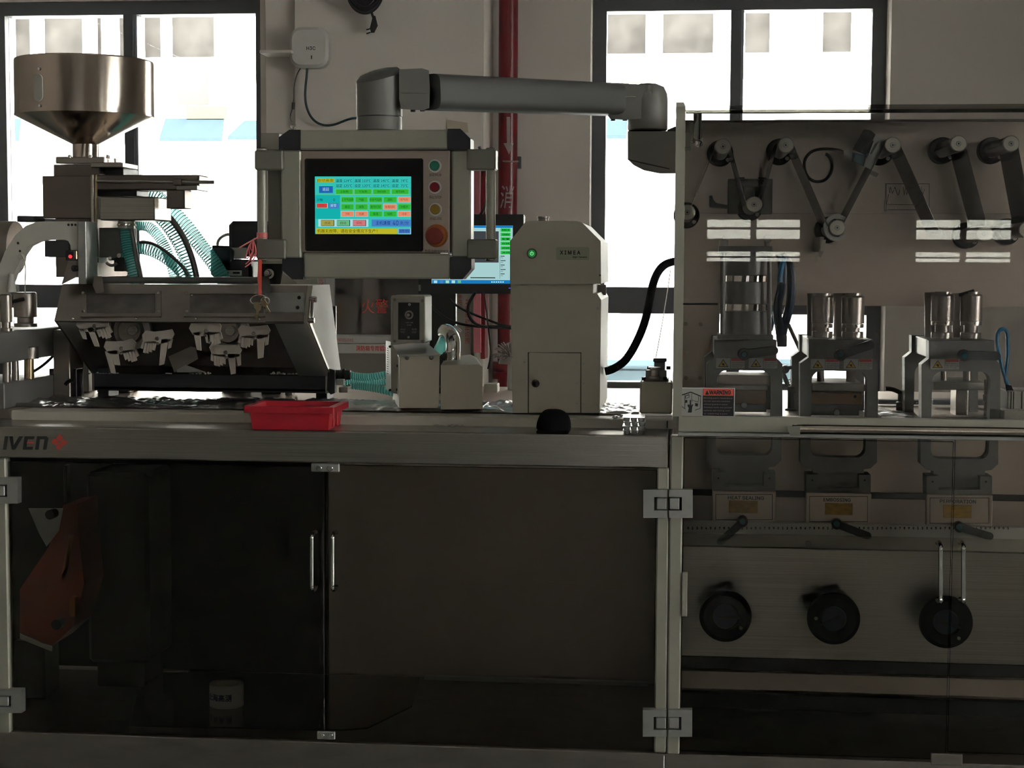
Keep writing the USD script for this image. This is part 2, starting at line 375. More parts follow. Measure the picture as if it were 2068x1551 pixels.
# ceiling panels out of view, placed to light the front of the machine
for iy, y in enumerate((-5.0, -11.0, -17.0)):
    for ix, x in enumerate((-4.5, -.5, 3.5)):
        t = Thing('ceiling_light', f"unseen flat ceiling light panel, {('left', 'middle', 'right')[ix]} one in the {('row nearest the machine', 'middle row of the hall', 'row farthest from the machine')[iy]}", 'ceiling light', 'unseen ceiling lights of the hall')
        t.add('housing', cbox((x - .63, y - .33, ZC - .03), (x + .63, y + .33, ZC)), 'white_plastic')
        t.add('diffuser', cbox((x - .6, y - .3, ZC - .036), (x + .6, y + .3, ZC - .03), .001), 'lamp_panel')

# ================================================================ outside
struct('ground', 'pale paved yard outside the windows', cbox((-40, 3.6, -.35), (40, 40, -.15), .001), 'paving')
YO = 16.0
t = Thing('building', 'white building across the yard with rows of grey windows', 'building')
wz0, wz1 = at(300, 116, YO)[2], at(300, -110, YO)[2]
cols = [(-60, 20 - 8), (20, 60), (79, 166), (187, 204), (232, 275), (283, 324), (339, 432), (560, 640), (680, 760), (800, 880), (920, 1000), (1040, 1120), (1226, 1304), (1339, 1441), (1505, 1556), (1662, 1722), (1760, 1840)]
holes = [sbox(at(a, 60, YO)[0], wz0, at(b, 60, YO)[0], wz1) for a, b in cols]
t.add('wall', prism(sbox(-30, -.2, 30, 9).difference(union_all(holes)), YO, .35), 'facade', smooth=False)
for h in holes:
    b = h.bounds; t.add('window', cbox((b[0], YO + .18, b[1]), (b[2], YO + .22, b[3])), 'facade_glass')
t.add('roof', cbox((-30, YO - .3, 9), (30, YO + 8, 9.3)), 'facade')
t.add('wall_panel', bx(360, 151, 418, 211, YO - .04, .05), 'facade_yellow', label='pale yellow square panel on the facade')
t.add('sign_board', bx(376, 214, 455, 240, YO - .06, .06), 'facade_yellow', label='pale yellow board above the awning')
p = at(1290, 168, YO); r = 34 * mpp(YO)
t.add('fanlight', prism(Point(p[0], p[2]).buffer(r).intersection(sbox(p[0] - r, p[2], p[0] + r, p[2] + r)), YO - .05, .06), 'facade_yellow', label='pale yellow half-round fanlight', smooth=False)
def awning(x0, x1, y0, y1, sk, label):
    a, b, c, d = at(x0 + sk, y0, YO - .005), at(x1, y0, YO - .005), at(x1 - 4, y1, YO - .9), at(x0, y1, YO - .9)
    one('awning', label, 'awning', hull([q + e for q in (a, b, c, d) for e in ([0, 0, 0], [0, 0, .04])]), 'awning_blue', 'awnings on the white building', smooth=False)
awning(322, 452, 246, 285, 12, 'light blue awning seen through the right pane of the left window')
awning(8, 42, 246, 285, 8, 'light blue awning seen left of the steel hopper')
awning(460, 560, 250, 282, 34, 'light blue awning seen beside the operator panel')
awning(1180, 1268, 246, 280, 8, 'light blue awning seen under the support arm elbow')
t = Thing('planter', 'pale blue tub standing in the yard outside the right window', 'planter')
t.add('tub', cbox((at(1205, 770, 6)[0], 6.0, -.15), (at(1320, 770, 6)[0], 6.5, at(1260, 742, 6)[2]), .02), 'awning_blue'); t.add('rim', bx(1202, 738, 1323, 745, 5.98, .54, .01), 'awning_blue')
one('yard_bin', 'pale blue box in the yard behind the heat sealing press', 'box', cbox((at(1560, 770, 6)[0], 6.0, -.15), (at(1640, 770, 6)[0], 6.5, at(1600, 735, 6)[2]), .02), 'awning_blue')

# ================================================================ column, pipe, fittings on the wall
YC = 2.92
xc0, xc1 = at(594, 100, YC)[0], at(979, 100, YC)[0]
struct('column', 'square grey white painted column between the windows', cbox((xc0, YC, 0), (xc1, YB, ZC), .004), 'wall_paint')
x0 = at(536, 100, YC + .03)[0]
t = Thing('duct_casing', 'narrow white casing beside the column left edge', 'casing')
zs_ = at(560, 103, YC)[2]
t.add('casing_panel', cbox((x0, YC + .03, 0), (xc0 - .002, YB, zs_ - .004)), 'wall_paint'); t.add('casing_panel', cbox((x0, YC + .03, zs_), (xc0 - .002, YB, ZC)), 'wall_paint')
one('wall_shelf', 'small white bracket shelf on the casing left of the access point', 'shelf', bx(524, 101, 588, 107, YC - .1, .13), 'wall_paint')
YP = 3.12
t = Thing('fire_pipe', 'red painted fire water pipe with white arrow, rising beside the column', 'pipe')
pb = at(1020, 735, YP); r = 19.0 * mpp(YP)
xp = at(1027, 0, YP)[0]
t.add('pipe', lathe([(0, 0), (r, 0), (r, ZC), (0, ZC)], (xp, YP, .0), n=32), 'red_paint')
t.add('flange', lathe([(0, 0), (r * 1.5, 0), (r * 1.5, .03), (r, .03)], (xp, YP, pb[2] - .02), n=24), 'red_paint')
t.add('flange', lathe([(0, 0), (r * 1.5, 0), (r * 1.5, .03), (r, .03)], (xp, YP, pb[2] - .06), n=24), 'red_paint')
def onpipe(poly, xc, rr):
    v, f = ext(poly, .002); v, f = trimesh.remesh.subdivide_to_size(v, f, .02)
    a = (v[:, 0] - xc) / rr
    return np.stack([xc + (rr + v[:, 2]) * np.sin(a), YP - (rr + v[:, 2]) * np.cos(a), v[:, 1]], 1), f
ya = YP - r
ar = union_all([Polygon(pp([(1023, 236), (1030, 236), (1030, 292), (1024, 292)], ya)), Polygon(pp([(1017, 289), (1037, 289), (1028, 312)], ya))])
t.add('arrow', onpipe(ar, xp, r), 'grey_print', label='pale arrow pointing down', smooth=False)
a, b = at(1009, 420, ya), at(1039, 374, ya)
t.add('lettering', onpipe(fit(tpoly('消'), a[0], a[2], b[0], b[2], shear=.15), xp, r), 'grey_print', label='pale character on the pipe', smooth=False)
t.add('clamp_plate', bx(1000, 316, 1052, 340, YP + .03, .03), 'frame_grey'); t.add('clamp_strap', tube([at(x, y, q) for x, y, q in ((1005, 325, YP), (1012, 325, ya + .02), (1026, 326, ya - .008), (1040, 326, ya + .02), (1047, 326, YP))], .004, 24, 6), 'steel')
# wireless access point
t = Thing('access_point', 'rounded white wireless access point on the column', 'access point')
g = prr(590, 58, 669, 140, YC, 24); lo = g.bounds
v, f_ = prism(g, YC - .045, .045); 
b2 = prism(g.buffer(-.012), YC - .056, .02)
t.add('body', hull(np.vstack([v, b2[0]])), 'white_plastic')
t.add('lettering', ptxt('H3C', 619, 94, 637, 101, YC - .056, 1, False), 'black_print'); t.add('indicator', bx(628, 112, 630, 119, YC - .0575, .002), 'black_print')
one('network_cable', 'dark teal cable hanging from the access point', 'cable', ptube([(620, 138), (617, 175), (619, 215), (638, 246), (668, 253), (698, 243), (730, 240)], YC - .03, 2.4, 50, 8), 'teal_cable')
t = Thing('cord', 'thin black cord with a small bead hanging under the access point', 'cord')
t.add('string', ptube([(607, 138), (597, 160), (594, 185), (592, 212), (587, 232), (594, 250), (593, 258)], [YC - .03] * 5 + [YC - .2, YC - .3], 1.2, 50, 6), 'black')
t.add('bead', ptube([(592.5, 207), (591.5, 221)], YC - .03, 3.2, 4, 8), 'black'); t.add('loop', tube([at(591 + 4 * math.cos(a), 256 + 5 * math.sin(a), YC - .3) for a in np.linspace(0, 6.2, 14)], .003, 30, 6), 'steel')
# coiled power cable at the top
t = Thing('power_cable', 'coiled black power cable with plug hanging high on the column', 'cable')
t.add('bracket', prism(Polygon(pp([(706, -60), (770, -60), (762, 2), (745, 20), (722, 20), (712, 8)], YC)), YC - .06, .06), 'black', smooth=False)
for k, (rx_, ry_, cy) in enumerate(((36, 50, -24), (34, 44, -22), (30, 42, -26))):
    t.add('coil', tube([at(737 + rx_ * math.cos(a), cy + ry_ * math.sin(a), YC - .07 - .012 * k) for a in np.linspace(0, 2 * math.pi * 1.02, 26)], .007, 60, 8), 'black')
t.add('lead', ptube([(748, 18), (752, 30), (756, 42)], YC - .05, 2.5, 12, 8), 'black')
t.add('plug', hexa([(753, 32), (758, 32), (763, 52), (756, 66), (749, 66), (747, 56)], YC - .07, [(753, 34), (758, 34), (762, 52), (756, 64), (750, 64)], YC - .03), 'black')
for dy in (0, 8): t.add('pin', ptube([(748, 58 + dy * .9), (740, 60 + dy)], YC - .05, 1.3, 4, 6), 'black')
one('paper_tag', 'small tan paper tag on the column above the panel right corner', 'tag', prism(Polygon(pp([(904, 242), (944, 248), (946, 268), (902, 266)], YC)), YC - .006, .006), 'cardboard', smooth=False)
# fire hydrant cabinet
YH = 2.74
t = Thing('hydrant_cabinet', 'aluminium framed fire hydrant cabinet with glass door, standing before the column', 'cabinet')
o = prr(628, 470, 957, 812, YH, 2); i = prr(660, 500, 940, 682, YH, 2)
t.add('frame', prism(o.difference(i), YH, .17), 'aluminium', smooth=False)
t.add('door_frame', prism(prr(659, 498, 922, 684, YH, 2).difference(prr(676, 515, 919, 676, YH, 2)), YH - .012, .03), 'block_steel', smooth=False)
t.add('glass', bx(675, 514, 920, 677, YH + .004, .006), 'cabinet_glass')
t.add('back', bx(640, 480, 945, 800, YH + .15, .02), 'bracket_olive')
t.add('lower_panel', bx(640, 712, 957, 812, YH - .004, .01), 'bracket_olive')
t.add('tape', bx(654, 679, 920, 694, YH - .016, .004), 'sticker', label='pale film strip with red print'); t.add('tape', bx(672, 695, 800, 714, YH - .016, .004), 'sticker', label='pale film strip with dark red print')
t.add('tape', bx(640, 560, 657, 700, YH - .016, .004), 'sticker', label='upright film strip with red print'); t.add('tape', bx(922, 590, 951, 720, YH - .016, .004), 'sticker', label='upright film strip with red print')
t.add('lettering', ptxt('火警', 731, 604, 784, 633, YH + .004, 0), 'red_print', label='red characters on the glass')
t.add('lettering', ptxt('限盒铝铝边红', 668, 683, 714, 690, YH - .016), 'red_print'); t.add('lettering', ptxt('消防箱专用铝合金', 719, 698, 795, 709, YH - .016, 1), 'red_print')
t.add('lettering', ptxt('铝材料公司', 643, 562, 654, 600, YH - .016, 0, rot=90), 'red_print'); t.add('lettering', ptxt('有限', 645, 612, 653, 622, YH - .016, rot=90), 'red_print')
t.add('lettering', ptxt('消防箱专用铝材', 939, 604, 948, 694, YH - .016, rot=90), 'red_print'); t.add('lettering', ptxt('铝合金', 924, 594, 933, 624, YH - .016, rot=90), 'red_print')
t = Thing('hose_cover', 'folded pale red metal cover beside the hydrant cabinet', 'cover')
t.add('panel', hexa([(956, 340), (969, 340), (971, 712), (956, 712)], YH - .10, [(958, 340), (971, 340), (973, 712), (958, 712)], YH - .02), 'red_pale'); t.add('edge', bx(971, 340, 980, 725, YH - .06, .1), 'red_paint', label='darker red folded edge')
one('loose_cable', 'black cable looping down beside the red cover', 'cable', ptube([(968, 296), (980, 340), (984, 385), (976, 425), (960, 440)], YH - .13, 3.2, 40, 8), 'black')
t = Thing('mop', 'fluffy grey mop head standing behind the camera box', 'mop')
random.seed(3); hs = []; zd0 = at(650, 831, .30)[2]
p0 = at(1031, 764, 1.05); p0[2] = max(p0[2], zd0 + .075)
for k in range(150):
    a, e = random.uniform(0, 2 * math.pi), random.uniform(.3, 1.5); d = np.array([math.cos(a) * math.cos(e), math.sin(a) * math.cos(e), math.sin(e)]); L = random.uniform(.05, .075)
    hs.append(tube([p0 + d * .008, p0 + d * L * .6 + [0, 0, .005], p0 + d * L - [0, 0, .008]], .0022, 5, 4))
t.add('strands', hs, 'fur', kind='stuff'); t.add('head', lathe([(0, 0), (.035, .0), (.03, .02), (0, .03)], p0, n=16), 'fur')
t.add('stem', cyl([p0[0], p0[1], zd0], p0 + [0, 0, .01], .009), 'sticker')

# ================================================================ machine base
zl = at(670, 871, 0)[2]; za = at(670, 935, 0)[2]; zd = at(650, 831, .30)[2]; zs = at(670, 1500, 0)[2]
xl, xm, xr = at(-420, 900, 0)[0], at(1349, 900, 0)[0], at(2230, 900, 0)[0]
t = Thing('packing_machine', 'stainless steel base of the packing machine with dark glass doors, left half', 'machine')
t.add('apron', cbox((xl, 0, za), (xm, .02, zl), .003), 'steel_apron', label='stainless front apron with maker logo')
t.add('ledge', cbox((xl, .004, zl - .004), (xm, .17, zl), .001), 'steel')
t.add('skirt', cbox((xl, 0, .1), (xm - .001, .02, zs), .002), 'steel_dark'); t.add('floor_plate', cbox((xl, .02, zs - .012), (xm, .62, zs - .002)), 'floor_brown')
xk = at(662, 1150, .62)[0]; t.add('back_panel', cbox((xl, .62, .1), (xk, .64, zd - .032)), 'rubber', label='inner panel with its dark reflection put into the colour'); t.add('back_panel', cbox((xk + .002, .62, .1), (xm, .64, zd - .032)), 'steel_plate')  # dark left and steel right colours paint a reflection gradient
t.add('partition', cbox((xm - .02, .03, zs), (xm - .008, .62, za + .05)), 'steel_dark')
t.add('post', bx(-40, 925, 16, 1482, 0, .03, .003), 'aluminium'); t.add('post', bx(1324, 945, 1348, 1521, 0, .03, .003), 'aluminium')
for k, (a, b, y0, y1) in enumerate(((17, 654.5, 938, 1487), (657, 1323.5, 944, 1509))):
    d = t.add('door', bx(a, y0, b, y1, .012, .008), 'smoked_dark', label='dark glass door')
    hx = 630 if k == 0 else 672
    h = at(hx, 1085, -.03); h2 = at(hx, 1188, -.03)
    t.add('handle', tube([h + [0, .042, .004], h + [0, .012, .006], h, h + (h2 - h) * .04, h + (h2 - h) * .5, h2 - (h2 - h) * .04, h2, h2 + [0, .012, -.006], h2 + [0, .042, -.004]], .0045, 60, 10), 'chrome', parent=d)
t.add('latch', bx(628, 936, 685, 953, .004, .008), 'block_steel'); t.add('latch', bx(640, 1478, 676, 1494, .004, .008), 'block_steel')
for q in ((644, 946), (666, 946)): t.add('latch_knob', disc(q[0], q[1], -.004, 6, .01), 'chrome')
for q in ((651, 1486), (668, 1486)): t.add('latch_knob', disc(q[0], q[1], -.004, 4, .01), 'chrome')
def hinge(th, xc, y0, y1, left=True, right=True, hw=50):
    ym = (y0 + y1) / 2; h4 = (y1 - y0) * .24
    for s, on in ((-1, left), (1, right)):
        if not on: continue
        Y = -.012
        o = Polygon(pp([(xc + s * 2, y0), (xc + s * hw, y0), (xc + s * hw, y1), (xc + s * 2, y1)], Y)).buffer(0)
        i = Polygon(pp([(xc + s * 1, ym - h4), (xc + s * 28, ym - h4), (xc + s * 28, ym + h4), (xc + s * 1, ym + h4)], Y)).buffer(0)
        k = th.add('hinge', prism(o.difference(i), Y, .022), 'block_steel', smooth=False)
        th.add('hinge_block', bx(xc + (s * 3 if s > 0 else -23), ym - h4 + 2, xc + (23 if s > 0 else -3), ym + h4 - 2, Y + .0002, .02), 'block_steel', parent=k)
        th.add('hinge_gap', bx(xc + (2 if s > 0 else -29), ym - h4 - 1, xc + (29 if s > 0 else -2), ym + h4 + 1, Y + .012, .002), 'black', parent=k)
hinge(t, 1349, 989, 1046); hinge(t, 1348, 1434, 1488)
hinge(t, -14, 965, 1017); hinge(t, -6, 1393, 1440)
# maker logo on the apron
def lp(pts): return prism(Polygon(pp(pts, 0)).buffer(0), -.001, .001)
t.add('logo_lettering', [lp([(10, 881), (17, 881), (13, 908), (6, 908)]), lp([(19, 881), (26, 881), (28, 899), (39, 881), (47, 881), (31, 908), (24, 908)]),
     lp([(50, 881), (70, 881), (69, 887), (56, 887), (54, 902), (67, 902), (66, 908), (46, 908)]), lp([(75, 881), (94, 881), (98, 885), (94, 908), (87, 908), (90, 887), (81, 887), (78, 908), (71, 908)])], 'black_print', label='bold black maker lettering', smooth=False)
t.add('logo_lettering', lp([(55, 892), (69, 892), (68, 896), (54, 896)]), 'red_print', label='red middle bar of the letter', smooth=False)
pet = []
for k in range(4):
    a = k * math.pi / 2
    pet.append(lp([(120 + 8.2 * math.cos(a) + u * math.cos(a) - w * math.sin(a), 893 + 8.2 * math.sin(a) + u * math.sin(a) + w * math.cos(a)) for u, w in ((-7, -.8), (-1, -6.5), (7.5, -1), (7, 3.5), (2, 7), (-2, 5))]))
t.add('logo', pet, 'red_print', label='red four-petal emblem', smooth=False)
# interior of the left half
t = Thing('orange_motor_stand', 'orange red shape with grey funnel form behind the left dark glass door', 'bracket')  # orange red shape that shows in the door glass, modelled inside
Yo = .26
t.add('body', prism(Polygon(pp([(128, 1020), (158, 1017), (158, 1075), (170, 1180), (148, 1265), (105, 1304), (40, 1278), (40, 1190), (98, 1105)], Yo)), Yo, .14), 'orange_red', smooth=False)
t.add('funnel', hexa([(57, 1026), (128, 1026), (119, 1072), (94, 1104), (80, 1080)], Yo - .05, [(60, 1028), (124, 1028), (100, 1080)], Yo + .06), 'block_steel')
t.add('bar', hexa([(139, 1080), (150, 1080), (136, 1140), (124, 1160)], Yo - .02, [(139, 1082), (148, 1082), (126, 1158)], Yo + .02), 'orange'); t.add('bar', bx(140, 1206, 152, 1246, Yo - .02, .03), 'orange')
t.add('knob', disc(113, 1262, Yo - .03, 11, .04), 'black'); t.add('knob', disc(100, 1040, Yo - .08, 10, .04), 'black')
t.add('base_plate', hexa([(40, 1280), (106, 1308), (105, 1316), (40, 1290)], Yo - .03, [(40, 1276), (106, 1302), (40, 1290), (105, 1312)], Yo + .16), 'white_plastic')
q = at(75, 1290, Yo + .05); t.add('pedestal', cbox((q[0] - .05, Yo + .02, zs), (q[0] + .03, Yo + .12, q[2]), .004), 'black')
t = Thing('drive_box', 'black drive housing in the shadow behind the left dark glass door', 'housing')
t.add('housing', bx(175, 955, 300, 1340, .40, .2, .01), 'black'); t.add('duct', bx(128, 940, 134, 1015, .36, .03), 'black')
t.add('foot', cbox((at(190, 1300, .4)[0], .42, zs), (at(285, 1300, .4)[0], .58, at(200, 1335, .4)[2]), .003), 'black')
pts = [onz(x, y, zs) for x, y in ((262, 1466), (285, 1372), (386, 1357), (848, 1369), (832, 1427), (742, 1471), (690, 1475), (640, 1474))]
v, f_ = ext(Polygon([(p[0], min(p[1], .60)) for p in pts]).buffer(0), .004)
one('floor_sheet', 'dark cut sheet lying on the floor of the glass-door cabinet', 'sheet', (v + [0, 0, zs - .0015], f_), 'black_gloss', smooth=False)
one('pale_strip', 'pale strip along the rear of the left cabinet floor', 'strip', cbox((at(35, 1356, .58)[0], .58, zs), (at(380, 1356, .58)[0], .60, zs + .006)), 'white_plastic')
one('light_strip', 'pale strip along the rear of the cabinet floor, right of the dark sheet', 'strip', cbox((at(856, 1372, .58)[0], .58, zs), (at(1310, 1372, .58)[0], .60, zs + .010)), 'block_steel')
t = Thing('tape_roll', 'roll of white printed tape lying on the cabinet floor', 'tape roll')
p = onz(449, 1432, zs + .003); p[1] += .04; p[2] = zs + .003; R = 35 * mpp(.3)
t.add('tape', lathe([(R * .72, 0), (R, 0), (R, .055), (R * .72, .055), (R * .72, 0)], p, n=40), 'white_plastic')
t.add('core', lathe([(R * .66, .001), (R * .72, .001), (R * .72, .054), (R * .66, .054), (R * .66, .001)], p, n=40), 'cardboard')
g = fit(tpoly('上海高测', 1), -R * 1.05, .018, R * .55, .036); v, f_ = ext(g, .0006); v, f_ = trimesh.remesh.subdivide_to_size(v, f_, .006); a = v[:, 0] / R
t.add('lettering', (np.stack([p[0] + (R + v[:, 2]) * np.sin(a), p[1] - (R + v[:, 2]) * np.cos(a), p[2] + v[:, 1]], 1), f_), 'blue_print', label='blue characters printed round the tape', smooth=False)

# rail, deck, foil
t = Thing('machine_deck', 'flat steel work deck with pale front rail carrying the stations', 'deck')
zr = at(1300, 849, .16)[2]
t.add('rail', slab([(.16, zl), (.16, zr), (.164, zr + .003), (.30, zd - .001), (.30, zl)], at(37, 840, .2)[0], xr - at(37, 840, .2)[0]), 'plate_beige', smooth=False, label='pale front rail')
t.add('deck_plate', cbox((xl, .30, zd - .03), (xr, 1.16, zd), .002), 'steel_plate')
t.add('rail_joint', cbox((xm - .004, .158, zl + .002), (xm - .001, .17, zr)), 'black')
# embossed foil web on the deck: a real relief of pockets
nx, ny = 800, 44
X, Y = np.meshgrid(np.linspace(at(30, 800, .4)[0], at(1292, 800, .4)[0], nx), np.linspace(.305, .585, ny), indexing='ij')
P3 = np.stack([X * 26, Y * 22, 0 * X], -1)
pit = .0165; cell = np.abs(np.sin(X / pit * math.pi + (np.floor(Y / pit) % 2) * 1.57) * np.sin(Y / pit * math.pi))
Z = zd + .0042 + .0009 * np.clip(cell * 1.6 - .4, 0, 1) + 0.009 * (meshkit.noise(P3, 4) - .5) + .006 * (meshkit.noise(P3 * 2.7, 9) - .5)
Z[:, 0] = zd + .001; Z[:, -1] = zd + .001
Z = np.maximum(Z + .002, zd + .0006)
idx = np.arange(nx * ny).reshape(nx, ny); F = np.stack([idx[:-1, :-1], idx[1:, :-1], idx[1:, 1:], idx[:-1, 1:]], -1).reshape(-1, 4)
one('foil_web', 'crinkled silver blister foil running along the deck', 'foil', (np.stack([X, Y, Z], -1).reshape(-1, 3), np.vstack([F[:, [0, 1, 2]], F[:, [0, 2, 3]]])), 'foil', smooth=True)
X2 = np.linspace(at(1770, 830, .4)[0], at(1838, 830, .4)[0], 40); 

# ================================================================ hopper and feeder (left)
YHp = .60
c = at(172, 233, YHp); R = 138 * mpp(YHp); zt, zb, zn = at(172, 124, YHp)[2], at(172, 236, YHp)[2], at(172, 292, YHp)[2]
zn2 = at(172, 320, YHp)[2]; rn = 26 * mpp(YHp); o = (c[0], YHp, 0)
t = Thing('hopper', 'round stainless steel hopper with conical bottom and oval sight glass', 'hopper')
t.add('drum', lathe([(R - .004, zb), (R, zb), (R, zt - .004), (R - .001, zt), (R - .004, zt), (R - .004, zb)], o, n=96), 'steel_spun', smooth=50)
t.add('cone', lathe([(rn, zn), (R + .001, zb), (R + .001, zb + .004), (R - .003, zb + .004), (rn - .003, zn + .004), (rn, zn)], o, n=96), 'steel_spun', smooth=40)
t.add('neck', lathe([(rn, zn2), (rn, zn + .003), (rn - .003, zn + .003), (rn - .003, zn2), (rn, zn2)], o, n=40), 'steel_spun')
an = math.asin((at(84, 183, .45)[0] - c[0]) / R); zc = at(84, 183, .5)[2]
def ondrum(poly, h):
    v, f = ext(poly, h); v, f = trimesh.remesh.subdivide_to_size(v, f, .015); a = an + v[:, 0] / R
    return np.stack([c[0] + (R + v[:, 2]) * np.sin(a), YHp - (R + v[:, 2]) * np.cos(a), zc + v[:, 1]], 1), f
g = t.add('sight_glass', ondrum(rrect(-.0135, -.034, .0135, .034, .0134), .004), 'white_plastic', smooth=False, label='pale oval sight glass')
t.add('rivet', ondrum(Point(.003, .047).buffer(.0035), .003), 'chrome', parent=g); t.add('rivet', ondrum(Point(.003, -.045).buffer(.0035), .003), 'chrome', parent=g)
t = Thing('feeder_head', 'steel tablet feeder head with sliding beam under the hopper', 'feeder')
Yf = .50
t.add('flange', cbox((c[0] - .055, YHp - .07, at(172, 329, Yf)[2]), (c[0] + .075, YHp + .06, zn2), .002), 'steel'); t.add('flange', bx(183, 328, 248, 338, Yf, .12), 'steel')
for x in (141, 183, 218): t.add('stud', cyl(at(x, 320, Yf + .02), at(x, 313, Yf + .02), .005, 12), 'chrome')
t.add('upper_block', bx(108, 332, 201, 357, Yf + .01, .2), 'steel_brown'); t.add('main_block', bx(86, 355, 191, 441, Yf - .01, .24), 'steel_brown')
t.add('column', bx(112, 441, 190, 560, Yf + .02, .34), 'steel_brown'); t.add('tube_rear', bx(202, 338, 249, 354, Yf + .05, .12), 'black')  # black block stands in for the dark gap beside the upper block
t.add('slide_beam', bx(194, 353, 402, 384, Yf - .03, .09, .003), 'steel_brown'); t.add('beam_groove', bx(200, 364, 345, 367, Yf - .034, .01), 'steel')
t.add('slide_rod', cyl(at(196, 366, Yf - .05), at(433, 368, Yf - .05), .0042, 14), 'steel')
t.add('rod_clamp', bx(349, 361, 366, 374, Yf - .06, .03), 'steel_brown'); t.add('end_block', bx(356, 374, 398, 384, Yf - .05, .1), 'steel'); t.add('drop_foot', bx(336, 384, 373, 421, Yf - .02, .06), 'steel_brown')
t.add('shadow_gap', bx(197, 384, 276, 396, Yf + .01, .1), 'black')  # black block paints the shade between slide beam and suction box
t.add('suction_box', bx(201, 397, 312, 445, Yf - .05, .14, .003), 'steel')
t.add('guide_rail', cyl(at(187, 352, Yf - .03), at(187, 580, Yf - .03), .005, 14), 'steel'); t.add('guide_rail', cyl(at(194, 352, Yf - .03), at(194, 580, Yf - .03), .0035, 14), 'brass')
t.add('lower_box', bx(200, 460, 250, 520, Yf, .1), 'cast_grey', label='dark grey lower box')
t.add('clamp', bx(168, 520, 200, 530, Yf - .04, .06), 'steel'); t.add('clamp', disc(184, 526, Yf - .07, 5, .04), 'chrome')
t.add('outlet', cyl(at(256, 446, Yf - .01), at(256, 462, Yf - .01), .022, 24), 'steel'); t.add('clip', cyl(at(256, 452, Yf - .01), at(256, 456, Yf - .01), .025, 24), 'chrome')
t.add('stand', cbox((at(118, 560, Yf)[0], Yf + .27, zd), (at(188, 560, Yf)[0], Yf + .35, at(150, 556, Yf + .1)[2]), .003), 'steel_brown')
t.add('side_block', bx(34, 436, 90, 448, Yf + .05, .1), 'frame_grey'); t.add('lug', ptube([(232, 320), (234, 332), (240, 340)], Yf + .08, 2, 12, 8), 'steel')
t.add('sensor_post', bx(222, 332, 228, 353, Yf + .06, .02), 'black')
t = Thing('valve_manifold', 'small dark valve block hanging under the feeder lower box', 'valve')
t.add('body', bx(230, 520, 250, 548, Yf - .02, .05), 'black'); t.add('fitting', disc(240, 516, Yf - .05, 5, .04), 'chrome'); t.add('fitting', disc(222, 522, Yf - .05, 4, .04), 'chrome'); t.add('elbow', ptube([(215, 530), (225, 536), (236, 532)], Yf - .03, 3, 14, 8), 'steel')
def hose(label, pts, Y, rpx, pitch=6.0, rough=.10, kind='hose_teal'):
    P = [at(x, y, Y if np.ndim(Y) == 0 else Y[k]) for k, (x, y) in enumerate(pts)]
    r = rpx * mpp(Y if np.ndim(Y) == 0 else float(np.mean(Y))); L = np.linalg.norm(np.diff(np.array(P), axis=0), axis=1).sum(); n = int(L / (pitch * mpp(.7)) * 6)
    t = Thing('corrugated_hose', label, 'hose', 'corrugated hoses of the feeder')
    t.add('tube', tube(P, r * .94, max(30, n // 4), 16), kind, smooth=60)
    m = int(L / (pitch * mpp(.7)) * 12); C = spline(P, m); T_ = np.gradient(C, axis=0); T_ /= np.linalg.norm(T_, axis=1)[:, None]
    e = np.array([0, 1.0, 0]) - T_ * T_[:, 1:2]; e /= np.linalg.norm(e, axis=1)[:, None]; w_ = np.cross(T_, e); u_ = np.arange(m)[:, None] * 2 * math.pi / 12
    t.add('spiral', tube(C + r * (e * np.cos(u_) + w_ * np.sin(u_)), .16 * pitch * mpp(.7), m, 5, smooth=False), 'teal_spiral', label='teal stiffening spiral')
hose('broad teal spiral hose, uppermost of the hoses right of the feeder', [(282, 392), (315, 398), (346, 426), (378, 460), (402, 492), (424, 520), (446, 555), (456, 590)], .78, 15.5)
hose('teal spiral hose, second from the top right of the feeder', [(296, 424), (316, 434), (342, 462), (364, 500), (382, 545), (390, 590)], .74, 12)
hose('pale teal spiral hose arching under the suction box to the right', [(276, 456), (300, 458), (322, 480), (340, 514), (352, 560)], .80, 11, 4.5)
hose('teal spiral hose, lowest of the arching hoses beside the feeder', [(280, 500), (310, 507), (340, 524), (366, 548), (384, 590)], .70, 12.5)
hose('upright dark teal spiral hose hanging from the suction box', [(254, 458), (256, 490), (262, 520), (270, 555), (274, 595)], .49, 12, 5)
one('air_tube', 'grey tube with dark line between the upper teal hoses', 'tube', ptube([(306, 408), (330, 426), (356, 456), (378, 495), (394, 545), (400, 590)], .70, 6, 60, 10), 'cast_grey')
one('air_tube', 'slim grey tube arching over the lowest teal hose', 'tube', ptube([(282, 490), (312, 494), (340, 512), (362, 532), (380, 556)], .67, 3.2, 50, 8), 'cast_grey')
one('air_tube', 'grey tube hanging beside the upright dark teal hose', 'tube', ptube([(266, 462), (272, 500), (280, 540), (290, 590)], .46, 5, 40, 10), 'cast_grey')

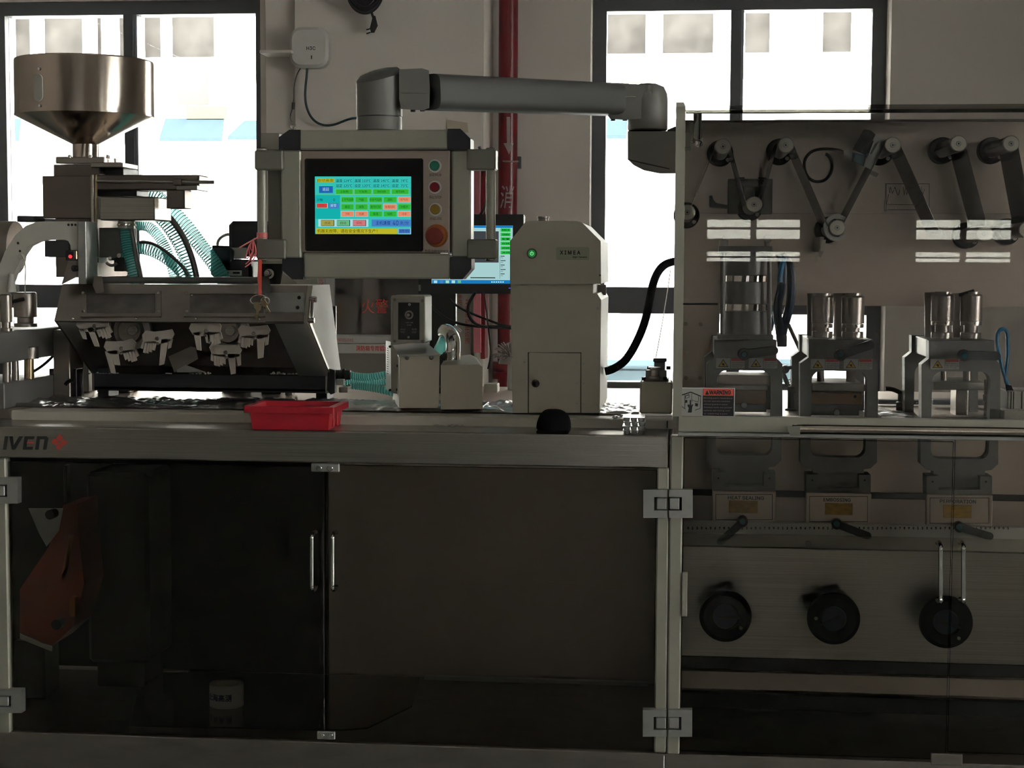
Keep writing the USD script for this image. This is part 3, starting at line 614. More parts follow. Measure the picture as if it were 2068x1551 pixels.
# arch bracket at the far left
t = Thing('arch_bracket', 'pale curved arch bracket left of the feeder column', 'bracket')
Ya = .36
outer = [(-40, 700), (-20, 600), (-6, 548), (10, 508), (30, 476), (52, 456), (74, 448), (100, 447), (158, 447), (158, 505), (143, 505), (142, 495), (138, 487), (130, 484), (98, 484), (76, 488), (58, 497), (46, 514), (30, 548), (12, 594), (0, 640), (-10, 700)]
t.add('arch', prism(Polygon(pp(outer, Ya)).buffer(0), Ya, .03), 'plate_light', smooth=False)
t.add('side_plate', bx(157, 447, 174, 574, Ya - .01, .08), 'block_steel')
for x, y in ((36, 491), (40, 507), (41, 519), (138, 454), (145, 454), (152, 454)): t.add('hole', disc(x, y, Ya - .001, 2.6, .004, 14), 'black')
t.add('drum_cover', cyl(at(-40, 500, .5), at(34, 500, .5), .068, 40), 'steel_dark', label='dark steel roller cover behind the arch')
t.add('cable_clip', disc(41, 518, Ya - .01, 6, .012), 'white_plastic'); t.add('wire', ptube([(42, 514), (50, 530), (51, 560), (51, 592)], Ya - .012, 1.2, 30, 6), 'white_plastic')
t.add('hanger', bx(90, 486, 140, 519, Ya + .06, .05), 'frame_grey')
t = Thing('light_sensor', 'small sensor with a glowing red light under the arch bracket', 'sensor')
t.add('body', bx(132, 506, 150, 526, Ya - .02, .04), 'cap_black'); t.add('side', bx(150, 506, 155, 524, Ya - .018, .03), 'brass')
emis('red_led', (1.0, .03, .04), 2.2); emis('green_led', (.015, .14, .03), 1.0); emis('green_glow', (.25, .85, .35), 1.0)
t.add('lamp', disc(141, 518, Ya - .024, 3.5, .006, 16), 'red_led', label='glowing red light')
t.add('bracket', hexa([(138, 526), (154, 526), (154, 560), (124, 575)], Ya, [(138, 528), (154, 528), (154, 560), (126, 574)], Ya + .02), 'steel_dark'); t.add('knob', disc(149, 542, Ya - .02, 6, .02), 'black')

# ================================================================ press station at the left edge (side face recedes)
t = Thing('forming_station', 'heavy steel forming press with thick plates and round cylinders at the left edge', 'press')
xs = at(0, 690, .22)[0]
def zat(y, Y, x=40): return at(x, y, Y)[2]
t.add('top_plate', cbox((xs - .5, .20, zat(735, .22)), (xs, .62, zat(672, .22)), .002), 'cast_grey')
t.add('bottom_plate', cbox((xs - .5, .24, zd), (xs, .56, zat(775, .24)), .002), 'cast_grey')
t.add('corner_post', cbox((xs + .0, .56, zd), (xs + .045, .66, zat(665, .58)), .002), 'steel_dark')
for k, (x, y0, y1, r, Y, nm) in enumerate(((52, 590, 640, 23, .42, 'a'), (13, 594, 650, 12, .30, 'b'))):
    p0, p1 = at(x, y1 + 20, Y), at(x, y0, Y); rr = r * mpp(Y)
    a = t.add('cylinder', lathe([(0, p1[2]), (rr - .003, p1[2]), (rr, p1[2] - .003), (rr, at(x, y1, Y)[2]), (rr * .72, at(x, y1 + 1, Y)[2]), (rr * .72, at(x, y1 + 12, Y)[2]), (rr, at(x, y1 + 13, Y)[2]), (rr, p0[2]), (0, p0[2])], (p0[0], Y, 0), n=40), 'steel_dark')
t.add('lever', ptube([(22, 610), (34, 607), (48, 604)], .36, 4, 12, 8), 'black'); t.add('nozzle', lathe([(0, 0), (.012, 0), (.010, .02), (.007, .045), (0, .05)], at(23, 590, .36), n=16), 'white_plastic'); t.add('nozzle_base', bx(14, 574, 30, 590, .36, .03), 'black')
for x, r, Y, m in ((58, 10, .42, 'brass'), (30, 7, .36, 'steel_dark'), (12, 8, .30, 'steel_dark')):
    t.add('guide_pillar', cyl(at(x, 700, Y), [*at(x, 700, Y)[:2], zat(775, .24) - .004], r * mpp(Y), 20), m)
t.add('pillar_collar', cyl(at(58, 700, .42), at(58, 724, .42), .026, 24), 'steel_dark'); t.add('clamp_body', cbox((xs - .02, .58, zd), (xs + .055, .63, zat(745, .58, 130))), 'black')
t.add('clamp_lever', ptube([(132, 777), (140, 770), (150, 769)], .52, 4, 14, 8), 'black')
one('black_cable', 'black cable curving behind the forming press at left', 'cable', ptube([(62, 752), (78, 744), (96, 730), (110, 716)], .80, 3, 30, 8), 'rubber')
t = Thing('wood_post', 'brown wooden and pale posts behind the forming press', 'post'); t.add('post', cbox((at(123, 700, .82)[0], .82, zd), (at(138, 700, .82)[0], .86, at(130, 660, .82)[2])), 'wood'); t.add('pale_post', cbox((at(138, 700, .80)[0], .80, zd), (at(178, 700, .80)[0], .86, at(130, 650, .80)[2])), 'plate_beige')

# ================================================================ brush box
Pr = [(.40, zat(575, .40, 380)), (.34, zat(650, .34, 380)), (.60, zat(757, .60, 400)), (.60, zat(791, .60, 400)), (.74, zat(745, .74, 640)), (.60, zat(575, .40, 380))]
xa, xb = at(131, 576, .40)[0], at(622, 576, .40)[0]
t = Thing('brush_box', 'slanted steel brush box with two framed windows and a long tube handle', 'feeder box')
def band(i, j, x0, x1, th, inset=0.0):
    (y0, z0), (y1, z1) = Pr[i], Pr[j]; d = np.array([y1 - y0, z1 - z0]); d /= np.linalg.norm(d); nrm = np.array([-d[1], d[0]]) * -1
    q = [np.array([y0, z0]) + d * inset, np.array([y1, z1]) - d * inset]
    return slab([tuple(q[0]), tuple(q[1]), tuple(q[1] - nrm * th), tuple(q[0] - nrm * th)], x0, x1 - x0)
def on_panel(px, py, off=0.0):
    """point of the upper front panel seen at this pixel"""
    a = np.array([0, *Pr[0]]); b = np.array([0, *Pr[1]]); n = np.array([0, -(a - b)[2], (a - b)[1]]); n /= np.linalg.norm(n); n *= np.sign(-n[1])
    d = FW * FPX + RT * (px - 1034.0) - UP * (py - 775.5); s = ((a - EYE) @ n) / (d @ n); return EYE + d * s + n * off
def panel_quad(x0, y0, x1, y1, off, th):
    q = [on_panel(x, y, off) for x, y in ((x0, y0), (x1, y0), (x1, y1), (x0, y1))]; r_ = [on_panel(x, y, off - th) for x, y in ((x0, y0), (x1, y0), (x1, y1), (x0, y1))]
    return hull(q + r_)
t.add('front_panel', band(0, 1, xa, xb, .006), 'steel_dark', smooth=False)
t.add('top_panel', band(5, 0, xa, xb, .006), 'steel_dark', smooth=False)
t.add('lower_panel', band(1, 2, xa + (xb - xa) * .885, xb, .006), 'block_steel', smooth=False)
t.add('base_rail', slab([Pr[2], Pr[3], (Pr[3][0] + .02, Pr[3][1]), (Pr[2][0] + .02, Pr[2][1])], xa, xb - xa), 'cap_black', smooth=False, label='dark base rail')
t.add('back_panel', slab([(.735, Pr[4][1]), (.735, Pr[5][1] - .06), (.745, Pr[5][1] - .06), (.745, Pr[4][1])], xa, xb - xa), 'floor_brown', smooth=False)
t.add('floor', slab([(.60, Pr[3][1] + .004), (.74, Pr[4][1]), (.74, Pr[4][1] + .005), (.60, Pr[3][1] + .01)], xa, xb - xa), 'steel_dark', smooth=False)
t.add('end_plate', slab(Pr, xb, .012), 'plate_beige', smooth=False, label='pale end plate'); t.add('end_plate', slab(Pr, xa - .006, .006), 'steel_dark', smooth=False)
for k, (x0, x1) in enumerate(((163, 326), (372, 545))):
    w = t.add('window_frame', [panel_quad(x0, 588, x1, 595, .004, .004), panel_quad(x0, 634, x1, 641, .004, .004), panel_quad(x0, 595, x0 + 12, 634, .004, .004), panel_quad(x1 - 12, 595, x1, 634, .004, .004)], 'steel_dark', smooth=False)
    t.add('window_pane', panel_quad(x0 + 12, 595, x1 - 12, 634, .0012, .001), 'dusty_pane', parent=w)
    for q in ((x0 + 6, 593), (x1 - 6, 593), (x0 + 6, 630), (x1 - 6, 630)):
        p = on_panel(*q, .004); t.add('screw', cyl(p, p + [0, -.003, 0], .004, 12), 'steel', parent=w)
for q in ((148, 644), (275, 644), (396, 644), (525, 645)): p = on_panel(*q, .001); t.add('rivet', cyl(p, p + [0, -.003, 0], .003, 10), 'chrome')
t.add('lock_plate', panel_quad(538, 598, 616, 637, .016, .015), 'block_steel'); t.add('lock_base', panel_quad(538, 637, 614, 654, .012, .012), 'steel_dark')
for q in ((540, 627), (607, 608), (604, 628)): p = on_panel(*q, .016); t.add('lock_screw', cyl(p, p + [0, -.004, 0], .0045, 14), 'black')
h0, h1 = at(200, 566, .32), at(528, 566, .32)
t.add('handle_tube', cyl(h0, h1, 6.8 * mpp(.32), 24), 'arm_tube')
for s, x in ((1, 190), (-1, 527)):
    t.add('handle_end', hexa([(x, 558), (x + 16, 558), (x + 18, 570), (x + 20, 590), (x + 4, 592), (x - 3, 576)], .30, [(x + 1, 560), (x + 16, 560), (x + 20, 588), (x + 6, 590)], .40), 'steel_dark' if s > 0 else 'arm_tube')
# hinge rod on the end plate
ex = xb + .012
q0 = np.array([ex + .006, .36, zat(604, .38, 620)]); q1 = np.array([ex + .006, .40, zat(646, .38, 620)]); q1[1] = .345
t.add('hinge_rod', cyl(q0, q1, .006, 16), 'chrome'); t.add('hinge_pin', cyl(q0 - [.006, 0, 0], q0 + [.012, 0, 0], .008, 14), 'chrome'); t.add('hinge_pin', cyl(q1 - [.006, 0, 0], q1 + [.010, 0, 0], .007, 14), 'chrome')
t.add('seal_strip', slab([(.352, Pr[1][1] - .004), (.60, Pr[2][1]), (.615, Pr[2][1]), (.366, Pr[1][1] + .002)], ex, .003), 'steel_dark', smooth=False)
for k, x in enumerate((266, 464)):
    p = at(x, 668, .60); t.add('rotor_hub', lathe([(0, -.02), (.030, -.02), (.034, -.012), (.034, 0), (.05, .002), (.05, .02), (0, .02)], p, (0, 1, 0), 28), 'steel_dark'); t.add('rotor_hub', disc(x, 668, .57, 10, .02), 'steel')
t.add('chute', hexa([(357, 752), (358, 746), (375, 737), (418, 752)], .64, [(357, 752), (376, 740), (418, 752)], .70), 'block_steel', label='pale folded chute')
t.add('brace', hexa([(340, 720), (385, 700), (395, 702), (400, 725), (352, 752)], .66, [(345, 720), (385, 702), (398, 722), (356, 750)], .69), 'steel_dark')
for x0 in (xa + .002, xb - .03): t.add('foot', cbox((x0, .62, zd), (x0 + .03, .70, Pr[4][1] + .004)), 'cap_black')
# the rubber sweepers, each a fringed piece
def sweeper(x, y, s, lean, tails, Y, label):
    """fringed pad: head, fingers of unequal length and a longer tail"""
    t = Thing('sweeper', label, 'sweeper', 'fringed white sweepers in the brush box')
    def q(pts): return prism(Polygon(pp([(x + 1.05 * (s * a + lean * b * .12), y - 2 + 1.1 * (b + a * lean * .05)) for a, b in pts], Y)).buffer(0), Y, .006)
    t.add('pad', q([(-30, -10), (-24, -18), (-8, -15), (10, -16), (26, -18), (32, -8), (26, 4), (10, 8), (-12, 6), (-26, 4)]), 'white_rubber', smooth=False)
    for k in range(5):
        a0 = -28 + k * 5.6; L = (16, 24, 25, 23, 20)[k]; t.add('finger', q([(a0, 2), (a0 + 4.6, 2), (a0 + 4.0 - 1, L), (a0 - 2, L - 2)]), 'white_rubber', smooth=False)
    for a0, w, L in tails: t.add('finger', q([(a0, 0), (a0 + w, 0), (a0 + w * .8, L), (a0 + w * .15, L + 2)]), 'white_rubber', smooth=False)
    t.add('bolt', disc(x, y - 4, Y - .003, 4, .004, 14), 'steel_dark'); t.add('bolt', disc(x + s * 1, y + 6, Y - .003, 3, .004, 14), 'steel_dark')
sweeper(245, 708, -1, 2, ((8, 14, 26), (20, 12, 40)), .45, 'white fringed sweeper low at the left of the brush box')
sweeper(317, 688, 1, -1, ((8, 13, 46), (22, 8, 16)), .43, 'white fringed sweeper between the two rotor hubs, right of the left hub')
sweeper(416, 672, -1, 1, ((12, 12, 32), (-6, 10, 20)), .40, 'white fringed sweeper just left of the right rotor hub')
sweeper(512, 678, 1, 0, ((6, 15, 42), (21, 8, 18)), .41, 'white fringed sweeper right of the right rotor hub')
sweeper(455, 716, 1, 1, ((4, 14, 36), (20, 9, 20)), .46, 'white fringed sweeper lowest under the right rotor hub')
sweeper(190, 662, -1, 3, ((2, 12, 34), (20, 10, 18)), .39, 'white fringed sweeper high at the left of the brush box')
random.seed(5); g = []
for x0, x1, n in ((180, 206, 14), (207, 236, 6), (334, 352, 6), (380, 425, 12), (545, 600, 22)):
    for k in range(n):
        px = random.uniform(x0, x1); p = at(px, 754.5, .625); r = .0035
        g.append(lathe([(0, -.0018), (r * .7, -.0018), (r, 0), (r * .7, .0018), (0, .0018)], p + [0, random.uniform(-.012, .012), random.choice((0, 0, .003)) if n > 6 else 0], n=8))
one('tablets', 'small white tablets scattered along the brush box floor', 'tablets', g if 0 else cat(g), 'tablet', kind='stuff')
t = Thing('hose_coupling', 'dark flange and coupling at the lower right of the brush box', 'coupling')
t.add('flange', hexa([(662, 744), (676, 748), (676, 794), (668, 797), (660, 788)], .58, [(668, 744), (680, 748), (680, 792), (668, 790)], .64), 'cap_black'); t.add('nozzle', cyl(at(674, 757, .62), at(708, 757, .62), .013, 20), 'cap_black'); t.add('nut', cyl(at(692, 757, .62), at(698, 757, .62), .016, 12), 'rubber')
t.add('block', bx(684, 782, 702, 793, .56, .05), 'steel_dark'); t.add('wing', bx(678, 766, 694, 778, .57, .02), 'block_steel'); t.add('clip', cyl(at(694, 784, .60), at(708, 777, .60), .003, 10), 'chrome')
hose('bright teal spiral hose running from the brush box coupling to the right', [(706, 757), (730, 761), (756, 760), (800, 752)], .63, 7.5, 5)
hose('pale teal spiral hose, lower one between brush box and grey unit', [(694, 776), (722, 779), (752, 783), (800, 794)], .66, 8, 5)
hose('dull teal spiral hose between the two right-hand hoses', [(690, 768), (722, 771), (756, 772), (800, 770)], .72, 6, 4.5)
# motor and control box behind
t = Thing('motor', 'black motor with rating plate standing behind the brush box', 'motor')
t.add('body', bx(460, 446, 540, 518, .86, .12, .012), 'cap_black'); t.add('gearbox', bx(424, 500, 470, 560, .84, .1, .008), 'cap_black'); t.add('lower_body', bx(445, 524, 506, 640, .84, .12, .006), 'cap_black')
t.add('rating_plate', bx(458, 500, 498, 522, .858, .003), 'sticker'); t.add('label', bx(452, 546, 488, 557, .838, .003), 'sticker', label='white label'); t.add('mark', [bx(456, 549, 461, 553, .8365, .002), bx(470, 549, 484, 553, .8365, .002)], 'black_print', label='dark print')
t.add('terminal_box', bx(428, 496, 452, 512, .85, .06), 'rubber'); t.add('cable', ptube([(440, 496), (444, 482), (458, 474), (466, 476)], .88, 3, 24, 8), 'white_plastic'); t.add('foot', cbox((at(445, 600, .84)[0], .84, zd), (at(506, 600, .84)[0], .96, at(470, 630, .84)[2]), .003), 'cap_black')
t = Thing('speed_control', 'black speed control box with silver knob, left of the operator panel foot', 'control box')
t.add('housing', hexa([(527, 532), (571, 532), (567, 700), (527, 700)], .80, [(527, 532), (571, 532), (567, 700), (527, 700)], .90), 'black'); t.add('rim', bx(525, 526, 571, 533, .795, .1), 'plate_beige'); t.add('dial', ring(543, 553, .797, 6, 10, .004), 'white_plastic'); t.add('knob', lathe([(0, -.016), (.007, -.016), (.008, -.012), (.0085, 0), (0, 0)], at(542, 551, .797), (0, 1, 0), 20), 'chrome')
t.add('foot', cbox((at(527, 700, .80)[0], .80, zd), (at(567, 700, .80)[0], .90, at(547, 698, .80)[2])), 'black')
t = Thing('wedge_block', 'pale wedge-shaped metal block beside the operator panel foot', 'block')
t.add('wedge', hexa([(570, 552), (594, 566), (602, 576), (566, 576)], .76, [(570, 552), (594, 566), (600, 576), (566, 576)], .80), 'plate_beige'); t.add('stem', cbox((at(575, 600, .77)[0], .765, zd), (at(590, 600, .77)[0], .795, at(580, 574, .76)[2])), 'plate_beige')

# ================================================================ operator panel
t = Thing('operator_panel', 'operator control panel with bright touch screen and push buttons', 'control panel')
Yo = .20
def bars(px0, py0, px1, py1, Y, d): return bx(px0, py0, px1, py1, Y, d, .004)
t.add('frame', bars(604, 262, 906, 302, Yo - .004, .06), 'aluminium', label='top profile'); t.add('frame', bars(612, 512, 910, 563, Yo - .004, .06), 'aluminium', label='bottom profile')
t.add('frame', bars(567, 303, 608, 522, Yo - .004, .06), 'aluminium', label='left profile'); t.add('frame', bars(912, 303, 951, 520, Yo - .004, .06), 'aluminium', label='right profile')
t.add('groove', bx(606, 300, 906, 305, Yo + .002, .02), 'black')
for q in ([(563, 277), (584, 262), (606, 262), (606, 303), (563, 303)], [(904, 260), (930, 260), (950, 280), (950, 303), (904, 303)], [(570, 521), (612, 521), (612, 564), (590, 564), (570, 546)], [(909, 519), (952, 519), (952, 543), (934, 564), (909, 564)]):
    t.add('corner_cap', prism(Polygon(pp(q, Yo - .006)), Yo - .006, .064), 'cap_black', smooth=False)
t.add('shell', bx(606, 268, 890, 540, Yo + .01, .13), 'bracket_olive')
t.add('face_plate', bx(608, 304, 908, 510, Yo, .01), 'steel_plate', label='brushed steel face plate'); t.add('side_gap', bx(907, 304, 913, 510, Yo + .003, .01), 'black')
bz = t.add('bezel', bx(615, 320, 854, 507, Yo - .008, .01, .003), 'black_gloss', label='black screen bezel')
YS = Yo - .0085
def Z_(zx, zy): return 600 + zx / 6.4625, 290 + zy / 6.4625
def ui(zx0, zy0, zx1, zy1, m, lev=1, name='screen_field'):
    a, b = Z_(zx0, zy0), Z_(zx1, zy1); t.add(name, bx(a[0], a[1], b[0], b[1], YS - .0004 * lev, .0004, 0.00005), m, parent=bz, smooth=False)
def uit(s, zx0, zy0, zx1, zy1, m, lev=2, bold=0, cjk=True):
    a, b = Z_(zx0, zy0), Z_(zx1, zy1); t.add('screen_text', ptxt(s, a[0], a[1], b[0], b[1], YS - .0004 * lev, bold, cjk, t=.0003), m, parent=bz, smooth=False)
for nm, c_ in dict(ui_cyan=(55, 190, 180), ui_teal=(20, 175, 170), ui_green=(48, 178, 55), ui_lgreen=(110, 205, 120), ui_salmon=(222, 138, 108), ui_yellow=(185, 178, 40), ui_gold=(188, 180, 40), ui_blue=(35, 95, 175), ui_lblue=(70, 125, 195), ui_red=(205, 65, 62), ui_pale=(165, 215, 185), ui_pink=(205, 120, 125), ui_khaki=(160, 155, 75), ui_mint=(100, 180, 130), ui_ink=(14, 60, 62), ui_navy=(25, 50, 120), ui_brown=(90, 82, 18), ui_white=(170, 215, 220), ui_rust=(150, 70, 45), ui_dgreen=(18, 92, 28), scr_grey=(62, 66, 70), scr_light=(165, 205, 205), scr_green=(40, 190, 70), scr_blue=(25, 120, 185), scr_dark=(18, 80, 35), scr_navy=(35, 70, 110)).items():
    emis(nm, srgb(*c_))
ui(233, 428, 1488, 1182, 'ui_cyan', 1, 'screen'); ui(240, 670, 560, 985, 'ui_teal', 2)
ui(258, 455, 486, 503, 'ui_gold', 2); uit('自动画面', 266, 458, 478, 500, 'ui_brown', 3)
ui(287, 556, 466, 644, 'ui_blue', 2); uit('返回', 332, 574, 414, 618, 'ui_white', 3)
vals = (('温度 124℃', '设定 125℃'), ('温度 119℃', '设定 120℃'), ('温度 146℃', '设定 145℃'), ('温度  74℃', '设定  75℃'))
for k, (a_, b_) in enumerate(vals):
    x_ = 506 + 243 * k; uit(a_, x_, 464, x_ + 212, 505, 'ui_ink', 2); uit(b_, x_, 528, x_ + 212, 570, 'ui_ink', 2)
    ui(x_ - 5, 590, x_ + 226, 664, 'ui_lgreen', 2); ui(x_, 596, x_ + 220, 658, 'ui_green', 3); uit(('上加热', '下加热', '热封加热', '批号加热')[k], x_ + 55, 610, x_ + 165, 642, 'ui_dgreen', 4)
    if k: ui(x_ - 18, 440, x_ - 14, 575, 'ui_teal', 2)
ui(496, 508, 1480, 512, 'ui_teal', 2); ui(496, 572, 1480, 576, 'ui_teal', 2); ui(240, 668, 1486, 672, 'ui_lgreen', 2)
uit('计数', 262, 715, 336, 752, 'ui_ink', 3); uit('0', 474, 716, 494, 750, 'ui_ink', 3, 0, False)
ui(252, 776, 400, 842, 'ui_pale', 3); ui(256, 780, 392, 838, 'ui_red', 4); uit('关机', 286, 790, 350, 826, 'ui_rust', 5); ui(408, 776, 545, 846, 'ui_lblue', 3); uit('清零', 432, 788, 512, 828, 'ui_white', 4)
words = [['上下气加热', '气胀', '封合气加热', '送料', '吹气开'], ['真空', '成型', '批号打印', '充填加料', '冲裁开'], ['下料', '毛刷', '振荡', '吸附', '冷却']]
colr = ['gggg-', 'ggg-g', '--gg-']
for r_ in range(3):
    for k in range(5):
        x0, x1 = ((572, 742), (756, 924), (938, 1112), (1124, 1300), (1312, 1484))[k]; y0 = 692 + 93 * r_; on = colr[r_][k] == 'g'
        ui(x0, y0, x1, y0 + 78, 'ui_lgreen' if on else 'ui_pale', 2); ui(x0 + 6, y0 + 6, x1 - 4, y0 + 74, 'ui_green' if on else 'ui_salmon', 3)
        w = words[r_][k]; hw = 16 * len(w); xc_ = (x0 + x1) / 2; uit(w, xc_ - hw, y0 + 22, xc_ + hw, y0 + 58, 'ui_dgreen' if on else 'ui_rust', 4)
ui(276, 986, 930, 1086, 'ui_white', 2)
for k, (m, w) in enumerate((('ui_khaki', '点动'), ('ui_mint', '自动'), ('ui_pink', '停机'))):
    x_ = 312 + 208 * k; ui(x_, 996, x_ + 172, 1076, 'ui_ink', 3); ui(x_ + 3, 999, x_ + 164, 1070, m, 4); uit(w, x_ + 44, 1016, x_ + 122, 1054, 'ui_brown' if k != 2 else 'ui_rust', 5)
ui(972, 992, 1484, 1082, 'ui_lblue', 2); uit('主机速度', 1026, 1008, 1218, 1062, 'ui_navy', 3); uit('40', 1248, 1006, 1322, 1066, 'ui_navy', 3, 0, False); uit('次/分', 1338, 1012, 1456, 1064, 'ui_navy', 3)
ui(248, 1106, 1308, 1181, 'ui_gold', 2); uit('机器无故障，请在安全情况下生产！', 262, 1116, 1046, 1166, 'ui_brown', 3)
ui(1318, 1106, 1486, 1181, 'ui_white', 2); ui(1324, 1110, 1478, 1174, 'ui_lblue', 3); uit('报警清除', 1336, 1122, 1468, 1162, 'ui_navy', 4)
for (x, y), m, w, lb, q in (((878, 335), 'green_cap', '启动/RUN', 'dark green push button', (867, 350, 891, 357)), ((878, 378), 'red_cap', '停止/STOP', 'dark red push button', (867, 395, 892, 402)), ((879, 423), 'yellow_cap', '点动/JOG', 'yellow push button', (868, 438, 892, 445))):
    b_ = t.add('button', lathe([(0, -.007), (.0098, -.007), (.0112, -.0055), (.0112, 0), (0, 0)], at(x, y, Yo), (0, 1, 0), 32), m, label=lb); t.add('button_ring', ring(x, y, Yo - .005, 10.6, 13, .005), 'white_print', parent=b_); t.add('button_lettering', ptxt(w, *q, Yo), 'black_print', smooth=False)
b_ = t.add('emergency_stop', lathe([(0, -.030), (.014, -.030), (.0195, -.027), (.0205, -.020), (.0195, -.015), (.012, -.012), (.012, 0), (0, 0)], at(880, 477, Yo), (0, 1, 0), 36), 'estop_red', label='red mushroom emergency button')
t.add('collar', lathe([(.013, -.014), (.0235, -.012), (.0265, -.006), (.0265, 0), (.013, 0)], at(882, 476, Yo), (0, 1, 0), 36), 'orange', parent=b_); t.add('button_lettering', ptxt('急停/EMERGENCY', 858, 504, 905, 511, Yo), 'black_print', smooth=False)
for s in (0, 1):
    xq = (519, 540) if s == 0 else (981, 1000)
    t.add('handle_bracket', bx(514 if s == 0 else 942, 303 if s == 0 else 301, 571 if s == 0 else 1001, 343, Yo - .02, .05, .003), 'bracket_olive'); t.add('handle_bracket', bx(517 if s == 0 else 943, 483, 576 if s == 0 else 1002, 523, Yo - .02, .05, .003), 'bracket_olive')
    xm_ = sum(xq) / 2; t.add('handle', cyl(at(xm_ - (.5 if s == 0 else 0), 300, Yo + .005), at(xm_ + 1, 526, Yo + .005), 9.6 * mpp(Yo), 24), 'aluminium')
    for y in (301, 524): t.add('handle_cap', cyl(at(xm_, y - 2, Yo + .005), at(xm_, y + 3, Yo + .005), .0105, 20), 'black')
t.add('side_panel', bx(541, 343, 568, 484, Yo + .03, .06), 'bracket_olive'); t.add('top_bracket', bx(526, 269, 564, 303, Yo + .03, .06), 'plate_beige')
# pink raffia and keys
t = Thing('raffia_tie', 'pink raffia string tied round the left panel handle', 'string')
hx = at(529.5, 478, Yo + .005)
t.add('wrap', [lathe([(9.8 * mpp(Yo), -.004), (11 * mpp(Yo), -.003), (11 * mpp(Yo), .003), (9.8 * mpp(Yo), .004), (9.8 * mpp(Yo), -.004)], hx + [0, 0, k * .006], n=24) for k in (0, 1)], 'pink_raffia')
random.seed(11)
for k in range(9):
    e = (random.uniform(494, 516), random.uniform(505, 540)); m_ = (random.uniform(502, 516), 498)
    t.add('strand', ptube([(520, 482), (512, 484), m_, e], Yo - .025 - .002 * (k % 3), 1.3, 20, 5), 'pink_raffia')
t.add('strand', ptube([(520, 480), (505, 488), (483, 501)], Yo - .03, 1.6, 12, 5), 'pink_raffia')
t = Thing('key_bunch', 'bunch of brass keys on a red ribbon hanging before the brush box', 'keys')
t.add('ribbon', hexa([(521, 524), (529, 524), (528, 560), (528, 600), (522, 598), (520, 560)], Yo - .01, [(522, 524), (528, 524), (527, 598), (522, 598)], Yo - .007), 'red_glow', label='red ribbon')
t.add('ring', tube([at(521 + 15 * math.cos(a), 605 + 9 * math.sin(a) - 2 * math.cos(a), Yo - .012) for a in np.linspace(0, 6.28, 18)], .0018, 40, 6), 'chrome'); t.add('ring', tube([at(536 + 8 * math.cos(a), 608 + 8 * math.sin(a), Yo - .016) for a in np.linspace(0, 6.28, 18)], .0018, 40, 6), 'chrome')
for k, (x, y, a) in enumerate(((518, 612, 6), (524, 616, -14), (532, 608, 30))):
    def K(u, w): c_, s_ = math.cos(math.radians(a)), math.sin(math.radians(a)); return (x + u * c_ + w * s_, y - u * s_ + w * c_)
    t.add('key', prism(union_all([Polygon(pp([K(-5, -2), K(5, -2), K(6, 8), K(3, 12), K(-3, 12), K(-6, 8)], Yo - .012)), Polygon(pp([K(-2, 10), K(2.4, 10), K(2.4, 27), K(0, 30), K(-2, 26), K(-3, 22), K(-2, 19)], Yo - .012))]), Yo - .014 - .003 * k, .0022), 'brass', smooth=False)

# ================================================================ support arm
t = Thing('support_arm', 'thick grey swivel arm carrying the operator panel', 'arm')
Ym = .27
c0 = at(766, 262, Ym); rr = 46 * mpp(Ym); zt = at(766, 152, Ym)[2]
t.add('panel_mount', lathe([(0, at(766, 264, Ym)[2]), (rr * .98, at(766, 264, Ym)[2]), (rr * .98, at(766, 238, Ym)[2]), (0, at(766, 238, Ym)[2])], (c0[0], Ym, 0), n=48), 'arm_grey')
t.add('seam', lathe([(0, at(766, 238, Ym)[2]), (rr * .97, at(766, 238, Ym)[2]), (rr * .97, at(766, 236, Ym)[2]), (0, at(766, 236, Ym)[2])], (c0[0], Ym, 0), n=48), 'black')
cut = cyl((c0[0], Ym, at(766, 236, Ym)[2]), (c0[0], Ym, at(766, 120, Ym)[2]), rr, 64, .0005)
def half(m, n, off):
    mm = manifold3d.Manifold(manifold3d.Mesh(np.asarray(m[0], np.float32), np.asarray(m[1], np.uint32)))
    return mm.trim_by_plane(n, off)
def man(m): 
    q = trimesh.Trimesh(*m, process=True); return manifold3d.Manifold(manifold3d.Mesh(np.asarray(q.vertices, np.float32), np.asarray(q.faces, np.uint32)))
a_, b_ = at(720, 166, Ym), at(811, 146, Ym); n_ = np.cross(b_ - a_, [0, 1, .25]); n_ /= np.linalg.norm(n_); n_ *= -np.sign(n_[2])
body = man(cut)
t.add('elbow_body', arr(body.trim_by_plane(n_.tolist(), float(n_ @ a_))), 'arm_grey', smooth=40)
m_ = -n_; cap = [np.array([c0[0] + k * rr * math.cos(u), Ym + k * rr * math.sin(u), 0]) for k, u in [(1.0, u) for u in np.linspace(0, 6.28, 40)] + [(.8, u) for u in np.linspace(0, 6.28, 30)] + [(.45, u) for u in np.linspace(0, 6.28, 20)]]
def zpl(p): return a_[2] + ((a_ - p) * [1, 1, 0]) @ n_ / n_[2]
hh = [0.002] * 40 + [.013] * 30 + [.017] * 20
t.add('elbow_cap', hull([[p[0], p[1], zpl(p) + h] for p, h in zip(cap, hh)] + [[p[0], p[1], zpl(p) + .001] for p in cap[:40]]), 'arm_tube', smooth=50)
t.add('elbow_socket', hexa([(806, 140), (852, 138), (866, 142), (868, 176), (867, 218), (854, 223), (810, 220), (806, 200)], Ym - .04, [(808, 144), (852, 142), (864, 146), (866, 214), (852, 219), (810, 214)], Ym + .055), 'arm_grey'); t.add('socket_seam', bx(811, 187, 866, 188.5, Ym - .0415, .003), 'bracket_olive')
for x, y in ((834, 224), (853, 223)): t.add('grub_screw', cyl(at(x, y - 3, Ym), at(x, y + 2, Ym), .006, 12), 'black')
